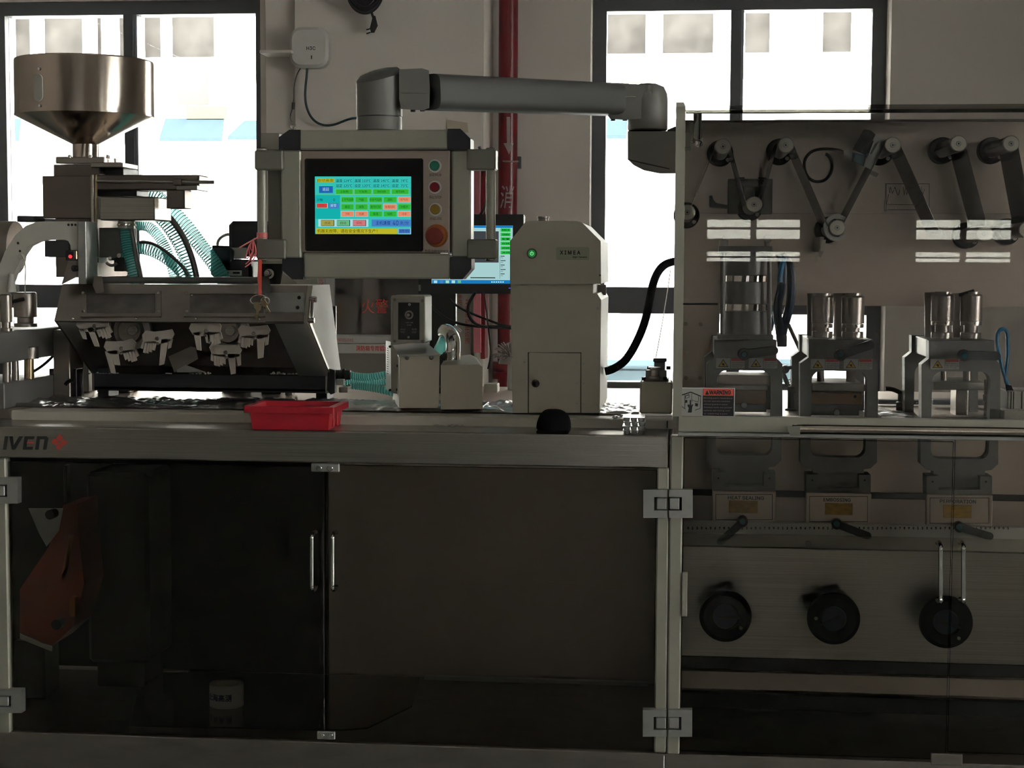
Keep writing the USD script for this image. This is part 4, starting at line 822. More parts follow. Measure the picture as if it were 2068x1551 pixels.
t.add('elbow_mark', bx(726, 174, 729, 178, Ym - rr * .55, .01), 'black')
Y2 = .80
A, B = at(866, 186, Ym + .01), at(1256, 202, Y2)
ax = (B - A) / np.linalg.norm(B - A); sd = np.cross(ax, [0, 0, 1]); sd /= np.linalg.norm(sd); up = np.cross(sd, ax); hA = 35.5 * mpp(Ym)
sec = [(hA * .62 * sx_, hA * .93 * sy) for sx_, sy in ((-1, -1), (1, -1), (1, 1), (-1, 1))]
oct_ = [(.042 * math.copysign(abs(math.cos(u)) ** .45, math.cos(u)), hA * math.copysign(abs(math.sin(u)) ** .45, math.sin(u))) for u in np.linspace(0, 2 * math.pi, 33)[:-1]]
t.add('arm_tube', hull([E_ + sd * p + up * q for E_ in (A, B) for p, q in oct_]), 'arm_tube', smooth=50, label='darker grey square tube')
t.add('second_socket', hexa([(1226, 176), (1232, 170), (1252, 168), (1296, 172), (1318, 172), (1318, 238), (1262, 242), (1232, 240), (1226, 232)], Y2 - .05, [(1232, 172), (1300, 172), (1316, 236), (1232, 236)], Y2 + .05), 'arm_grey'); t.add('socket_line', bx(1262, 194, 1284, 196, Y2 - .0515, .003), 'aluminium'); t.add('socket_rim', hexa([(1251, 172), (1254, 172), (1254, 236), (1251, 236)], Y2 - .052, [(1251, 172), (1254, 172), (1254, 236), (1251, 236)], Y2 - .046), 'bracket_olive')
for x in (1238, 1262): t.add('grub_screw', cyl(at(x, 238, Y2), at(x, 244, Y2), .006, 12), 'black')
c2 = at(1308, 260, Y2); r2 = 39 * mpp(Y2)
t.add('second_body', lathe([(0, at(1308, 262, Y2)[2]), (r2, at(1308, 262, Y2)[2]), (r2, at(1308, 205, Y2)[2]), (r2 * .97, at(1308, 190, Y2)[2]), (r2 * .80, at(1308, 176, Y2)[2]), (r2 * .45, at(1308, 170, Y2)[2]), (0, at(1308, 169, Y2)[2])], (c2[0], Y2, 0), n=48), 'arm_grey', smooth=50)
t.add('second_seam', lathe([(0, at(1308, 264, Y2)[2]), (r2 * .97, at(1308, 264, Y2)[2]), (r2 * .97, at(1308, 261, Y2)[2]), (0, at(1308, 261, Y2)[2])], (c2[0], Y2, 0), n=48), 'black')
t.add('foot_body', hexa([(1268, 265), (1360, 265), (1395, 268), (1395, 350), (1330, 350), (1300, 344), (1280, 334), (1268, 322)], Y2 - .04, [(1270, 266), (1395, 268), (1395, 346), (1330, 346), (1284, 330), (1270, 318)], Y2 + .05), 'arm_grey'); t.add('foot_seam', hexa([(1268, 321), (1295, 328), (1352, 340), (1352, 342), (1295, 330), (1268, 323)], Y2 - .0415, [(1268, 321), (1352, 340), (1352, 342), (1268, 323)], Y2 - .039), 'black')
t.add('gusset', hexa([(1348, 262), (1362, 256), (1395, 256), (1395, 290), (1348, 275)], Y2 - .02, [(1348, 262), (1395, 258), (1395, 288), (1348, 274)], Y2 + .02), 'black')

# ================================================================ middle of the deck
t = Thing('drive_unit', 'beige box unit with vented housing and small switch box on top', 'drive unit')
Yg = .30
t.add('front_box', hexa([(807, 717), (888, 715), (886, 818), (883, 824), (806, 824)], Yg, [(793, 700), (860, 697), (862, 800), (793, 806)], Yg + .36), 'box_beige')
t.add('lid', hexa([(805, 718), (890, 716), (890, 719), (805, 721)], Yg - .004, [(789, 697), (859, 690), (859, 693), (789, 700)], Yg + .38), 'block_steel', label='pale lid')
t.add('vent_housing', hexa([(789, 690), (806, 719), (806, 796), (790, 793)], Yg + .10, [(779, 688), (789, 690), (790, 792), (779, 786)], Yg + .30), 'plate_beige')
for k in range(12):
    y = 702 + 4.6 * k; t.add('vent_slot', hexa([(781.5, y), (787, y + 2.4), (787, y + 3.6), (781.5, y + 1.2)], Yg + .195, [(781.5, y), (787, y + 2.4), (787, y + 3.6), (781.5, y + 1.2)], Yg + .20), 'black')
for q in ((787, 700), (803, 739), (787, 788), (802, 787)): t.add('screw', disc(*q, Yg + .09, 2.6, .01, 12), 'black')
t.add('lid_screw', disc(822, 723, Yg - .004, 4.2, .006), 'steel_dark'); t.add('lid_screw', disc(871, 722, Yg - .004, 4.2, .006), 'steel_dark')
t.add('leg', cyl(at(847, 826, Yg + .05), [*at(847, 826, Yg + .05)[:2], zd], .016, 20), 'steel_dark'); t.add('leg', bx(866, 823, 874, 832, Yg + .02, .01), 'white_plastic')
t.add('leg', cbox((at(812, 824, Yg + .2)[0], Yg + .2, zd), (at(850, 824, Yg + .2)[0], Yg + .3, at(830, 815, Yg + .2)[2])), 'black')
t = Thing('switch_box', 'small beige switch box with black plate and silver key switch', 'switch box')
Ys = .42
t.add('housing', bx(789, 597, 858, 693, Ys, .12, .003), 'box_beige'); t.add('face', bx(792, 601, 857, 693, Ys - .004, .006, .002), 'plate_beige')
t.add('plate', bx(804, 611, 847, 686, Ys - .006, .003), 'black')
for q in ((797, 605), (853, 607), (797, 689), (853, 689)): t.add('corner_screw', screw(*q, Ys - .004, 3.2), 'steel_dark')
t.add('plate_screw', screw(827, 615, Ys - .006, 2.8), 'block_steel'); t.add('plate_screw', screw(825, 681, Ys - .006, 2.4), 'block_steel')
k_ = t.add('key_switch', ring(826, 636, Ys - .010, 5.5, 9, .005), 'chrome', label='silver key switch'); t.add('switch_core', lathe([(0, -.012), (.004, -.012), (.005, -.008), (.005, 0), (0, 0)], at(826, 636, Ys - .004), (0, 1, 0), 24), 'chrome', parent=k_)
for s, q in (('OFF ON', (820, 650, 834, 653)), ('MODE', (822, 655, 831, 658)), ('SPEED', (808, 664, 819, 667)), ('TEST', (808, 669, 818, 672)), ('RUN', (832, 663, 841, 667)), ('STOP', (832, 669, 841, 673))): t.add('lettering', ptxt(s, *q, Ys - .006, 0, False), 'grey_print', smooth=False)
t = Thing('dust_box', 'beige box with polished chrome pipe bend, left of the camera unit', 'dust box')
Yd = .30
g = Polygon(pp([(887, 736), (968, 734), (974, 738), (976, 745), (975, 826), (884, 827)], Yd))
t.add('body', hexa([(890, 738), (968, 736), (974, 740), (975, 826), (890, 827)], Yd, [(900, 722), (950, 716), (962, 722), (970, 812), (900, 815)], Yd + .20), 'box_beige')
t.add('base', cbox((at(890, 826, Yd)[0], Yd + .01, zd), (at(970, 826, Yd)[0], Yd + .19, at(930, 824, Yd)[2])), 'black')
t.add('pipe_bend', tube([at(x, y, Yy) for x, y, Yy in ((915, 728, .36), (915, 708, .36), (915, 690, .365), (911, 676, .39), (903, 668, .44), (897, 670, .50))], 14.5 * mpp(.36), 40, 28, rf=lambda k: 1.0), 'chrome', label='polished chrome pipe bend')
t.add('hose_clamp', tube([at(903 + 13 * math.cos(a), 672 + 14 * math.sin(a), .47) for a in np.linspace(math.pi * .9, 2.1 * math.pi, 16)], .004, 40, 6), 'steel'); t.add('clamp_screw', cyl(at(916, 659, .44), at(930, 671, .44), .006, 12), 'chrome')
t.add('clear_hose', tube([at(x, y, Yy) for x, y, Yy in ((902, 674, .49), (896, 690, .54), (888, 705, .60))], 12 * mpp(.5), 20, 18), 'hose_teal', label='teal hose end'); t.add('union', cyl(at(893, 718, .36), at(902, 722, .36), .010, 16), 'black')
one('white_carton', 'small white carton standing behind the beige box', 'carton', bx(978, 776, 1004, 796, .95, .06), 'white_plastic')
# camera inspection unit
mat('name_plate_green', (.36, .36, .26), .4, var=.02)
t = Thing('camera_unit', 'tall grey beige camera inspection cabinet with green power button', 'cabinet')
Yx = .30; D = .44
capo = [(1030, 487), (1062, 447), (1078, 446), (1164, 446), (1176, 450), (1213, 487), (1214, 573), (1030, 574)]
t.add('hood', prism(Polygon(pp(capo, Yx - .01)), Yx - .01, D), 'box_beige', smooth=False)
t.add('neck', bx(1031, 573, 1198, 607, Yx + .0005, D - .05), 'box_beige')
t.add('body', prism(Polygon(pp([(1039, 592), (1206, 593), (1214, 606), (1211, 834), (1035, 834), (1031, 606)], Yx)), Yx, D), 'box_beige', smooth=False)
t.add('back_shield', bx(1207, 575, 1224, 596, Yx + .25, .01), 'sticker')
t.add('sill', bx(1036, 833, 1210, 837, Yx + .004, D - .01), 'black')
d_ = t.add('door', bx(1068, 713, 1172, 833, Yx - .004, .005, .001), 'box_beige', label='hinged front door'); t.add('door_gap', prism(Polygon(pp([(1066, 711.5), (1174, 711.5), (1174, 834), (1066, 834)], Yx)).difference(Polygon(pp([(1067.8, 713.2), (1172.2, 713.2), (1172.2, 836), (1067.8, 836)], Yx))), Yx - .001, .002), 'black')
t.add('door_knob', lathe([(0, -.016), (.006, -.015), (.0095, -.008), (.0075, 0), (0, 0)], at(1082, 774, Yx - .004), (0, 1, 0), 24), 'black', parent=d_)
for y in (734, 774, 815):
    for x in (1165, 1179): t.add('hinge_screw', disc(x, y, Yx - .0055, 1.8, .004, 10), 'block_steel')
for x, y in ((1034, 623), (1207, 623), (1034, 721), (1207, 722), (1034, 818), (1207, 819), (1060, 731), (1061, 772)): t.add('body_screw', screw(x, y, Yx, 2.6), 'block_steel')
t.add('hood_screw', screw(1212, 556, Yx - .01, 2), 'black')
b_ = t.add('power_button', lathe([(0, -.004), (.0085, -.004), (.009, 0), (0, 0)], at(1074, 512, Yx - .01), (0, 1, 0), 32), 'green_led', label='glowing green power button')
t.add('button_ring', ring(1074, 512, Yx - .015, 7.5, 10.5, .005), 'bracket_olive', parent=b_)
arc = LineString([(1074 + 3.2 * math.sin(a), 512 - 3.2 * math.cos(a)) for a in np.linspace(.6, 5.7, 20)]); pw = [Polygon(pp(list(g_.exterior.coords), Yx - .0145)) for g_ in (arc.buffer(.6), LineString([(1074, 507.5), (1074, 512)]).buffer(.6))]
t.add('power_symbol', prism(union_all(pw), Yx - .0146, .0006), 'green_glow', parent=b_, smooth=False)
t.add('name_plate', prism(prr(1123, 499, 1190, 525, Yx - .011, 3), Yx - .0125, .003), 'name_plate_green', smooth=False, label='greenish maker plate')
t.add('lettering', ptxt('X I M E A', 1131, 506, 1172, 514, Yx - .0125, 2, False), 'black_print', smooth=False); t.add('lettering', ptxt('GigE Camera', 1156, 517, 1185, 522, Yx - .0125, 1, False, shear=.2), 'black_print', smooth=False)
t.add('connector', lathe([(0, 0), (.013, 0), (.013, .012), (.0145, .013), (.0145, .017), (0, .018)], [*at(1097, 446, Yx + .15)[:2], at(1097, 446, Yx)[2] - .002], n=28), 'steel_dark'); 
one('cable_conduit', 'thick black ribbed conduit rising from the camera unit to the hood', 'cable', tube([at(x, y, q) for (x, y), q in zip([(1222, 750), (1240, 744), (1262, 728), (1284, 694), (1302, 650), (1312, 606), (1320, 570), (1332, 545), (1348, 532), (1372, 528)], [.5, .5, .5, .5, .5, .52, .55, .58, .6, .6])], 8 * mpp(.5), 240, 12, rf=lambda k: 1 + .06 * (k % 3 == 0)), 'rubber')
one('pale_wire', 'thin pale wire slanting behind the hood post', 'wire', tube([at(1354, 545, .7), at(1343, 620, .6), at(1322, 735, .45)], .0012, 20, 5), 'steel')
t = Thing('clamp_block', 'small beige clamp block with bolts, left of the hood post', 'block')
t.add('base', bx(1292, 772, 1358, 836, .30, .10, .004), 'box_beige'); t.add('top_plate', bx(1300, 764, 1350, 772, .33, .06), 'cast_grey')
t.add('upper_block', bx(1304, 748, 1346, 765, .34, .05), 'cast_grey'); t.add('knob', lathe([(0, 0), (.014, 0), (.014, .004), (.009, .006), (.009, .02), (.015, .022), (.015, .027), (0, .028)], at(1321, 764, .32), n=24), 'steel'); t.add('post', bx(1321, 726, 1343, 750, .37, .02), 'frame_grey'); t.add('post_cap', bx(1319, 724, 1346, 731, .365, .03), 'frame_grey')
for x, y, Y in ((1300, 768, .31), (1311, 746, .35), (1350, 746, .35), (1343, 768, .31)): t.add('bolt', lathe([(0, 0), (.005, 0), (.005, .008), (0, .008)], at(x, y, Y), n=14), 'black')
# monitor
t = Thing('monitor', 'black flat computer monitor behind the operator panel', 'monitor')
Yn = .95
t.add('housing', bx(846, 433, 1058, 593, Yn, .035, .003), 'cap_black'); bz = t.add('screen', bx(872, 455, 1036, 573, Yn - .001, .002), 'scr_light', smooth=False)
t.add('bezel', prism(Polygon(pp([(846, 433), (1058, 433), (1058, 593), (846, 593)], Yn)).difference(Polygon(pp([(872, 454), (1036, 454), (1036, 573), (872, 573)], Yn))), Yn - .006, .008), 'cap_black', smooth=False)
def sc(x0, y0, x1, y1, m, l=1): t.add('screen_field', bx(x0, y0, x1, y1, Yn - .001 - .0004 * l, .0004, .00005), m, parent=bz, smooth=False)
sc(873, 455, 1035, 460, 'scr_blue'); sc(873, 467, 1007, 530, 'scr_grey'); sc(873, 565.5, 1035, 573, 'scr_blue'); sc(1030, 565.5, 1035, 573, 'scr_navy', 2)
for k in range(6): sc(1011, 461 + 9.1 * k, 1031, 468 + 9.1 * k, 'scr_green'); t.add('screen_text', ptxt(('数据记录', '连接相机', '配置', '保存参数', '读取参数', '关闭')[k], 1014, 462.8 + 9.1 * k, 1029, 466.4 + 9.1 * k, Yn - .0015, 1), 'scr_dark', parent=bz, smooth=False)
for k in range(5): sc(1011, 516.5 + 9 * k, 1019 + (k % 2) * 2, 518 + 9 * k, 'scr_grey'); sc(1011, 520.5 + 9 * k, 1016, 521.3 + 9 * k, 'scr_navy')
sc(1009, 516, 1009.5, 563, 'scr_grey', 1); sc(950, 560, 1000, 562, 'scr_grey', 1)
for k in range(5): sc(876 + 12 * k, 566.5, 883 + 12 * k, 572, ('ui_white', 'ui_lblue', 'ui_pale', 'ui_white', 'ui_mint')[k], 2)
for k in range(6): sc(992 + 4.5 * k, 568, 995 + 4.5 * k, 571, 'ui_white', 2)
emis('blue_led', (.12, .12, .9), 1.0); t.add('power_light', bx(1027, 581, 1035, 583, Yn - .0068, .001), 'blue_led')
sx0, sx1 = at(868, 620, Yn + .04)[0], at(920, 620, Yn + .04)[0]
t.add('stand', cbox((sx0, Yn + .035, zd), (sx1, Yn + .075, at(900, 560, Yn)[2]), .006), 'cap_black'); t.add('stand_foot', cbox((sx0 - .05, Yn - .06, zd), (sx1 + .05, Yn + .12, zd + .015), .005), 'cap_black')
t.add('hook', bx(845, 575, 849, 588, Yn - .01, .03), 'steel')
for n, (lb, pts, r) in enumerate((('black cable drooping lowest from the monitor to the camera unit', [(866, 612), (880, 626), (905, 645), (940, 656), (985, 661), (1036, 663)], 2.6), ('black cable swinging from the monitor foot to the camera unit', [(908, 604), (925, 619), (950, 632), (985, 646), (1010, 655), (1036, 660)], 2.4), ('black cable looping down from the monitor middle and back right', [(960, 590), (950, 606), (945, 624), (950, 643), (965, 656), (990, 660), (1036, 662)], 3.0), ('thin black cable hanging straight down right of the monitor middle', [(977, 590), (983, 635), (988, 680), (990, 710), (985, 745)], 1.6))):
    one('black_cable', lb, 'cable', ptube(pts, Yn - .03 - .02 * n, r, 50, 8), 'black')

# ================================================================ things lying on the ledge
t = Thing('plastic_bin', 'small open red plastic bin standing on the front ledge', 'bin')
bz0 = zl + .0005; x0, x1 = at(507, 868, .0)[0], at(664, 868, .02)[0]; zt = at(590, 824, .0)[2]; w = .004
def frus(y0, y1, yb0, yb1, x0, x1, xb0, xb1, z0, z1): return [[xb0, yb0, z0], [xb1, yb0, z0], [xb1, yb1, z0], [xb0, yb1, z0], [x0, y0, z1], [x1, y0, z1], [x1, y1, z1], [x0, y1, z1]]
fr, bk = .012, .145
o_ = manifold3d.Manifold.hull_points(np.array(frus(fr - .006, bk + .006, fr, bk, x0 - .006, x1 + .006, x0, x1, bz0, zt), float)); i_ = manifold3d.Manifold.hull_points(np.array(frus(fr - .003, bk + .003, fr + w, bk - w, x0 - .003, x1 + .003, x0 + w, x1 - w, bz0 + .004, zt + .01), float))
t.add('body', arr(o_ - i_), 'red_plastic', smooth=False)
rm = prism(sbox(0, 0, 1, 1), 0, 1); ox = (x0 - .012, fr - .014, x1 + .014, bk + .012)
g = sbox(ox[0], ox[1], ox[2], ox[3]).buffer(.004).difference(sbox(x0 - .002, fr - .002, x1 + .002, bk + .002)); v, f_ = ext(g, .007); t.add('rim', (v + [0, 0, zt - .004], f_), 'red_plastic', smooth=False)
v, f_ = ext(g.difference(sbox(ox[0] + .001, ox[1] + .001, ox[2] - .001, ox[3] - .001)), .008); t.add('rim_lip', (v + [0, 0, zt - .011], f_), 'red_plastic', smooth=False)
for y in (.05, .09): t.add('rib', cbox((x1 - .002, y, bz0 + .004), (x1 + .006, y + .004, zt - .004)), 'red_plastic')
t = Thing('black_cloth', 'round black lump lying on the ledge below the camera unit', 'cloth cap')
p = at(1118, 873, .05); s_ = trimesh.creation.icosphere(4, 1.0); v = s_.vertices.copy(); v = np.sign(v) * np.abs(v) ** .85
v = v * [.0385, .045, .042]; v[:, 2] = np.where(v[:, 2] < 0, v[:, 2] * .25, v[:, 2]); v *= (1 + .06 * (meshkit.noise(s_.vertices * 2.2, 3)[:, None] - .5)); v[:, 2] += .0105
t.add('crown', (v + [p[0], .055, zl], s_.faces), 'felt', smooth=True); t.add('band', cbox((p[0] - .036, .012, zl), (p[0] + .036, .09, zl + .007), .003), 'felt')
# blister packs
def blister(z, name_label, dy=0.0, dxx=0.0):
    pass
px0, px1 = at(1258, 860, .03)[0], at(1303, 860, .03)[0]; bw, bd = px1 - px0, .075
t = Thing('blister_pack', 'lowest silver blister pack of the small stack on the ledge', 'blister pack', 'stacked silver blister packs')
bb = np.array([px0, .022, zl + .0085])
t.add('foil_sheet', cbox(bb, bb + [bw, bd, .0008], .0002), 'foil'); pk = []
for i in range(3):
    for j in range(4): pk.append(lathe([(.0002, .0095), (.0052, .0092), (.0066, .006), (.0068, .0008)], bb + [.009 + i * (bw - .018) / 2, .010 + j * (bd - .02) / 3, -.0088], n=14))
pk2 = [(np.c_[m[0][:, :2], 2 * (bb[2] - .004) - m[0][:, 2]][:, [0, 1, 2]], m[1][:, ::-1]) for m in pk]
for m in pk2: t.add('pocket', m, 'foil')
for k in range(1, 4): t.copy((.001 * (-1) ** k, .001 * k, .0095 * k), ('second silver blister pack from the bottom of the small stack', 'third silver blister pack from the bottom of the small stack', 'topmost silver blister pack of the small stack on the ledge')[k - 1])
t = Thing('blister_strip', 'loose bright silver blister card sticking out left of the stack', 'blister pack')
a_ = at(1226, 846, .10); b_ = at(1275, 838, .14); q0 = np.array([a_[0], .09, zr + .012])
t.add('foil_sheet', hull([[a_[0], .10, zr + .008], [a_[0] + .012, .085, zr + .008], [b_[0], .10, zr + .016], [b_[0], .15, zr + .018], [a_[0], .10, zr + .009], [b_[0], .10, zr + .0168], [b_[0], .15, zr + .0188]]), 'foil', smooth=False)
for k in range(2): t.add('pocket', lathe([(0, .005), (.005, .004), (.007, 0), (0, 0)], [a_[0] + .018 + .016 * k, .105, zr + .011 + .003 * k], n=14), 'foil')
random.seed(9); g = []
for k in range(9):
    x = at(random.uniform(876, 938), 858, .155)[0]; g.append(cbox((x, .150, zl), (x + random.uniform(.004, .010), .158, zl + .004)))
one('label_scraps', 'few pale scraps lying along the rail foot', 'scraps', cat(g), 'sticker', kind='stuff')

# ================================================================ guard hood (right)
t = Thing('guard_hood', 'clear acrylic guard hood with aluminium frame and long pull handle', 'guard hood')
Yq = -.03; hb, ht = at(1700, 845, Yq)[2], at(1500, 231, Yq)[2]; ztop = at(1500, 224, Yq + .01)[2]; zrear = at(1500, 215, .58)[2]
xh0 = at(1363, 500, Yq)[0]
def prof(th):
    o = [(Yq, hb), (Yq, ht)] + [(Yq + .012 - .012 * math.cos(a), ht + (ztop - ht) * math.sin(a)) for a in np.linspace(.15, math.pi / 2, 10)] + [(.58, zrear)]
    L = LineString(o).buffer(th / 2, cap_style=2, join_style=1, quad_segs=3); return L
t.add('acrylic_shell', slab(prof(.006), xh0 + .02, xr - xh0 - .02), 'acrylic', smooth=40, label='clear bent acrylic sheet')
t.add('side_frame', slab(prof(.022), at(1362, 500, Yq)[0], .020), 'aluminium', smooth=False, label='aluminium side frame')
t.add('side_plate', slab(Polygon([(Yq + .0, hb - .02), (Yq, ht), (Yq + .06, ztop - .002), (.58, zrear - .002), (.58, zrear - .03), (Yq + .07, ztop - .03), (Yq + .025, ht), (Yq + .025, hb - .02)]), at(1362, 500, Yq)[0] + .001, .018), 'aluminium', smooth=False)
t.add('bottom_rail', cbox((at(1369, 860, Yq)[0], Yq - .006, at(1700, 876, Yq)[2]), (xr, Yq + .02, hb + .002), .002), 'aluminium', label='wide bottom rail'); t.add('rail_lip', cbox((at(1369, 860, Yq)[0], Yq - .001, at(1700, 885, Yq)[2]), (xr, Yq + .014, at(1700, 877, Yq)[2]), .001), 'block_steel')
h0, h1 = at(1600, 866, Yq - .055), at(2230, 868, Yq - .055); h1[2] = h0[2]
hd = t.add('handle', cyl(h0, h1, .0095, 28), 'steel_spun', label='long steel pull handle'); t.add('handle_end', hexa([(1588, 861), (1616, 860), (1616, 880), (1596, 880)], Yq - .066, [(1590, 862), (1614, 862), (1614, 878), (1596, 878)], Yq - .006), 'bracket_olive', parent=hd)
t = Thing('hood_stay', 'small chrome gas strut with ball joint at the top left of the hood', 'strut')
t.add('cylinder', cyl(at(1409, 226, .10), at(1409, 285, .12), 8.5 * mpp(.1), 28), 'chrome'); t.add('end_cap', cyl(at(1409, 278, .12), at(1409, 290, .12), 9.6 * mpp(.1), 24), 'steel_dark'); t.add('ball', lathe([(0, -.009), (.008, -.005), (.009, 0), (.008, .005), (0, .009)], at(1411, 290, .11), n=20), 'chrome'); t.add('pin', cyl(at(1396, 287, .13), at(1413, 289, .12), .004, 12), 'chrome')
t = Thing('stay_block', 'grey mounting block beside the chrome gas strut', 'block')
t.add('upper_block', bx(1378, 245, 1396, 266, .13, .1), 'plate_beige'); t.add('lower_block', bx(1378, 266, 1396, 298, .13, .1), 'plate_beige')
# warning sign on the acrylic
t = Thing('warning_sign', 'black, white and red warning sticker on the acrylic at lower left', 'sign')
Yz = Yq - .0045
t.add('border', bx(1371, 783, 1484, 842, Yz, .0008, .0001), 'white_print'); t.add('picture_field', bx(1373, 785, 1418, 840, Yz - .0004, .0004, .00005), 'sticker'); t.add('text_field', bx(1419, 785, 1482, 840, Yz - .0004, .0004, .00005), 'black_print'); t.add('header', bx(1420, 785, 1481, 799, Yz - .0008, .0004, .00005), 'red_glow')
YZ2 = Yz - .0008
t.add('lettering', ptxt('WARNING', 1432, 788, 1476, 797, YZ2, 2, False), 'black_print', smooth=False); t.add('symbol', prism(Polygon(pp([(1424, 797), (1428, 788), (1432, 797)], YZ2)), YZ2 - .0005, .0005), 'black_print', smooth=False)
for k, s in enumerate(('Moving parts hazardous', 'Do not operate machine', 'without guards in place', 'Always lock out power', 'before servicing unit', 'or clearing a jam')): t.add('lettering', ptxt(s, 1421, 802.5 + 6.3 * k, 1479 - 5 * (k % 3), 806 + 6.3 * k, Yz - .0004, 0, False), 'grey_print', smooth=False)
def pl(pts, m='black_print', l=0): t.add('pictogram', prism(Polygon(pp(pts, Yz - .0004)).buffer(0), Yz - .0009 - .0003 * l, .0005 + .0003 * l), m, smooth=False)
def ln(pts, wd=1.0):
    g = LineString(pts).buffer(wd / 2); pl(list(g.exterior.coords))
ln([(1376, 798), (1395, 792), (1415, 800)], 2.2); ln([(1376, 798), (1376, 820), (1384, 826)]); ln([(1383, 797), (1383, 824)], .9); ln([(1415, 800), (1414, 825), (1404, 828)]); ln([(1397, 795), (1397, 812)], .9); ln([(1411, 798), (1410, 812), (1397, 808), (1397, 797)], .8)
pl([(1384, 799), (1392, 796), (1392, 803), (1384, 805)]); pl([(1385, 800), (1391, 798), (1391, 802), (1385, 804)], 'sticker', 1); pl([(1384, 808), (1388, 808), (1388, 813), (1384, 814)]); pl([(1404, 814), (1410, 815), (1409, 821), (1404, 820)])
pl([(1389, 833), (1397, 833), (1398, 822), (1400, 818), (1398, 816), (1396, 819), (1395, 808), (1393, 808), (1393, 818), (1390, 816), (1388, 819), (1391, 824)])

# back plates in the hood
t = Thing('roller_plate', 'large brownish stainless mounting plate carrying the rollers behind the hood', 'plate')
Yb = .62
t.add('upper_plate', bx(1366, 242, 2230, 430.6, Yb, .02, .0001), 'steel_plate'); t.add('lower_plate', bx(1366, 431.4, 2230, 618, Yb, .02, .0001), 'steel_plate'); t.add('plate_seam', bx(1366, 429.5, 2230, 432.5, Yb + .0205, .004), 'black'); t.add('top_lip', bx(1366, 241, 2230, 246, Yb - .012, .03), 'steel_dark')  # black strip behind the seam added to stop window light showing through
p = at(1366, 440, Yb)[0]
t.add('corner_plate', cbox((at(1366, 700, Yb)[0], Yb - .012, zd), (at(1452, 700, Yb)[0], Yb + .018, at(1410, 614, Yb)[2]), .001), 'steel_plate'); t.add('seam', bx(1366, 612, 1450, 616, Yb - .014, .004), 'black')
for x, y in ((1385, 654), (1415, 655), (1385, 763), (1414, 763)): t.add('plate_bolt', screw(x, y, Yb - .012, 4), 'steel_dark')
t.add('support_post', cbox((at(1372, 700, .7)[0], .66, zd), (at(1430, 700, .7)[0], .74, at(1400, 430, .7)[2])), 'cast_grey'); t.add('support_post', cbox((at(2085, 700, .7)[0], .66, zd), (at(2150, 700, .7)[0], .74, at(2100, 430, .7)[2])), 'cast_grey')
t.add('side_guide', bx(1470, 361, 1560, 432, Yb - .03, .03), 'cast_grey', label='grey guide plate with slot'); t.add('guide_cover', bx(1503, 377, 1532, 407, Yb - .033, .004), 'plate_beige'); t.add('guide_slot', bx(1523, 377, 1532, 402, Yb - .036, .004), 'black'); t.add('guide_edge', bx(1536, 374, 1543, 420, Yb - .036, .01), 'frame_grey')
for a, b in ((1484, 1504), (1531, 1551)): t.add('clip', bx(a, 358, b, 361, Yb - .04, .02), 'black')
t.add('stop_bracket', prism(Polygon(pp([(1433, 395), (1438, 395), (1441, 404), (1447, 410), (1458, 412), (1469, 414), (1469, 421), (1440, 419), (1433, 417)], Yb - .06)), Yb - .06, .05), 'black', smooth=False)
t = Thing('diagram_plate', 'small engraved plate with zigzag film path diagram on the roller plate', 'plate')
Yl = Yb - .003
t.add('plate', bx(1787, 369, 1879, 426, Yl, .003), 'plate_beige' if 0 else 'steel_plate'); bo = Polygon(pp([(1789, 371), (1877, 371), (1877, 424), (1789, 424)], Yl)); t.add('outline', prism(bo.difference(bo.buffer(-.0012)), Yl - .0008, .001), 'black_print', smooth=False)
def zz(pts, wd=.9): return Polygon(pp(list(LineString(pts).buffer(wd / 2).exterior.coords), Yl))
t.add('diagram', prism(union_all([zz([(1795, 378), (1797, 390), (1799, 377), (1802, 391), (1807, 378), (1813, 394), (1815, 393), (1817, 383)]), zz([(1824, 378), (1826, 394), (1829, 376), (1831, 394), (1835, 378), (1839, 378), (1843, 384)]), zz([(1791, 413), (1857, 414)]), zz([(1857, 413), (1857, 378)]), zz([(1860, 377), (1864, 392), (1867, 382)]), zz([(1790, 412), (1795, 392)])]), Yl - .0008, .001), 'black_print', smooth=False)
for q in ((1789, 424), (1876, 424)): t.add('screw', screw(*q, Yl, 3), 'steel_dark')
# rollers: one built, the rest are copies
Yr = .36
def roller_at(x, y): return at(x, y, Yr)
t = Thing('guide_roller', 'steel guide roller at the top left of the roller plate', 'guide roller', 'steel guide rollers on the roller plate')
p0 = roller_at(1460, 296); rr_ = 16 * mpp(Yr)
t.add('roller', lathe([(.006, .001), (rr_ - .002, 0), (rr_, .002), (rr_, .030), (rr_ * .93, .032), (rr_ * .93, Yb - Yr - .028), (0, Yb - Yr - .028)], p0, (0, 1, 0), 40), 'steel')
t.add('face', lathe([(.006, -.0005), (rr_ - .0025, -.0005), (rr_ - .001, .002), (.006, .002)], p0, (0, 1, 0), 40), 'plate_beige', label='pale turned end face')
t.add('bolt_ring', lathe([(.0025, -.002), (.0048, -.002), (.0052, 0), (.0025, .0)], p0, (0, 1, 0), 24), 'block_steel'); t.add('bolt', lathe([(0, .001), (.0025, .001), (.0025, .004), (0, .004)], p0, (0, 1, 0), 12), 'black')
fl = t.add('flange', lathe([(0, Yb - Yr - .03), (.030, Yb - Yr - .03), (.033, Yb - Yr - .027), (.033, Yb - Yr - .001), (0, Yb - Yr - .001)], p0, (0, 1, 0), 40), 'rubber', label='dark round flange'); t.add('flange_bolt', lathe([(0, -.002), (.0025, -.002), (.003, -.004), (.005, -.004), (.005, .002), (0, .002)], p0 + [.019, Yb - Yr - .03, -.017], (0, 1, 0), 14), 'steel_dark', parent=fl)
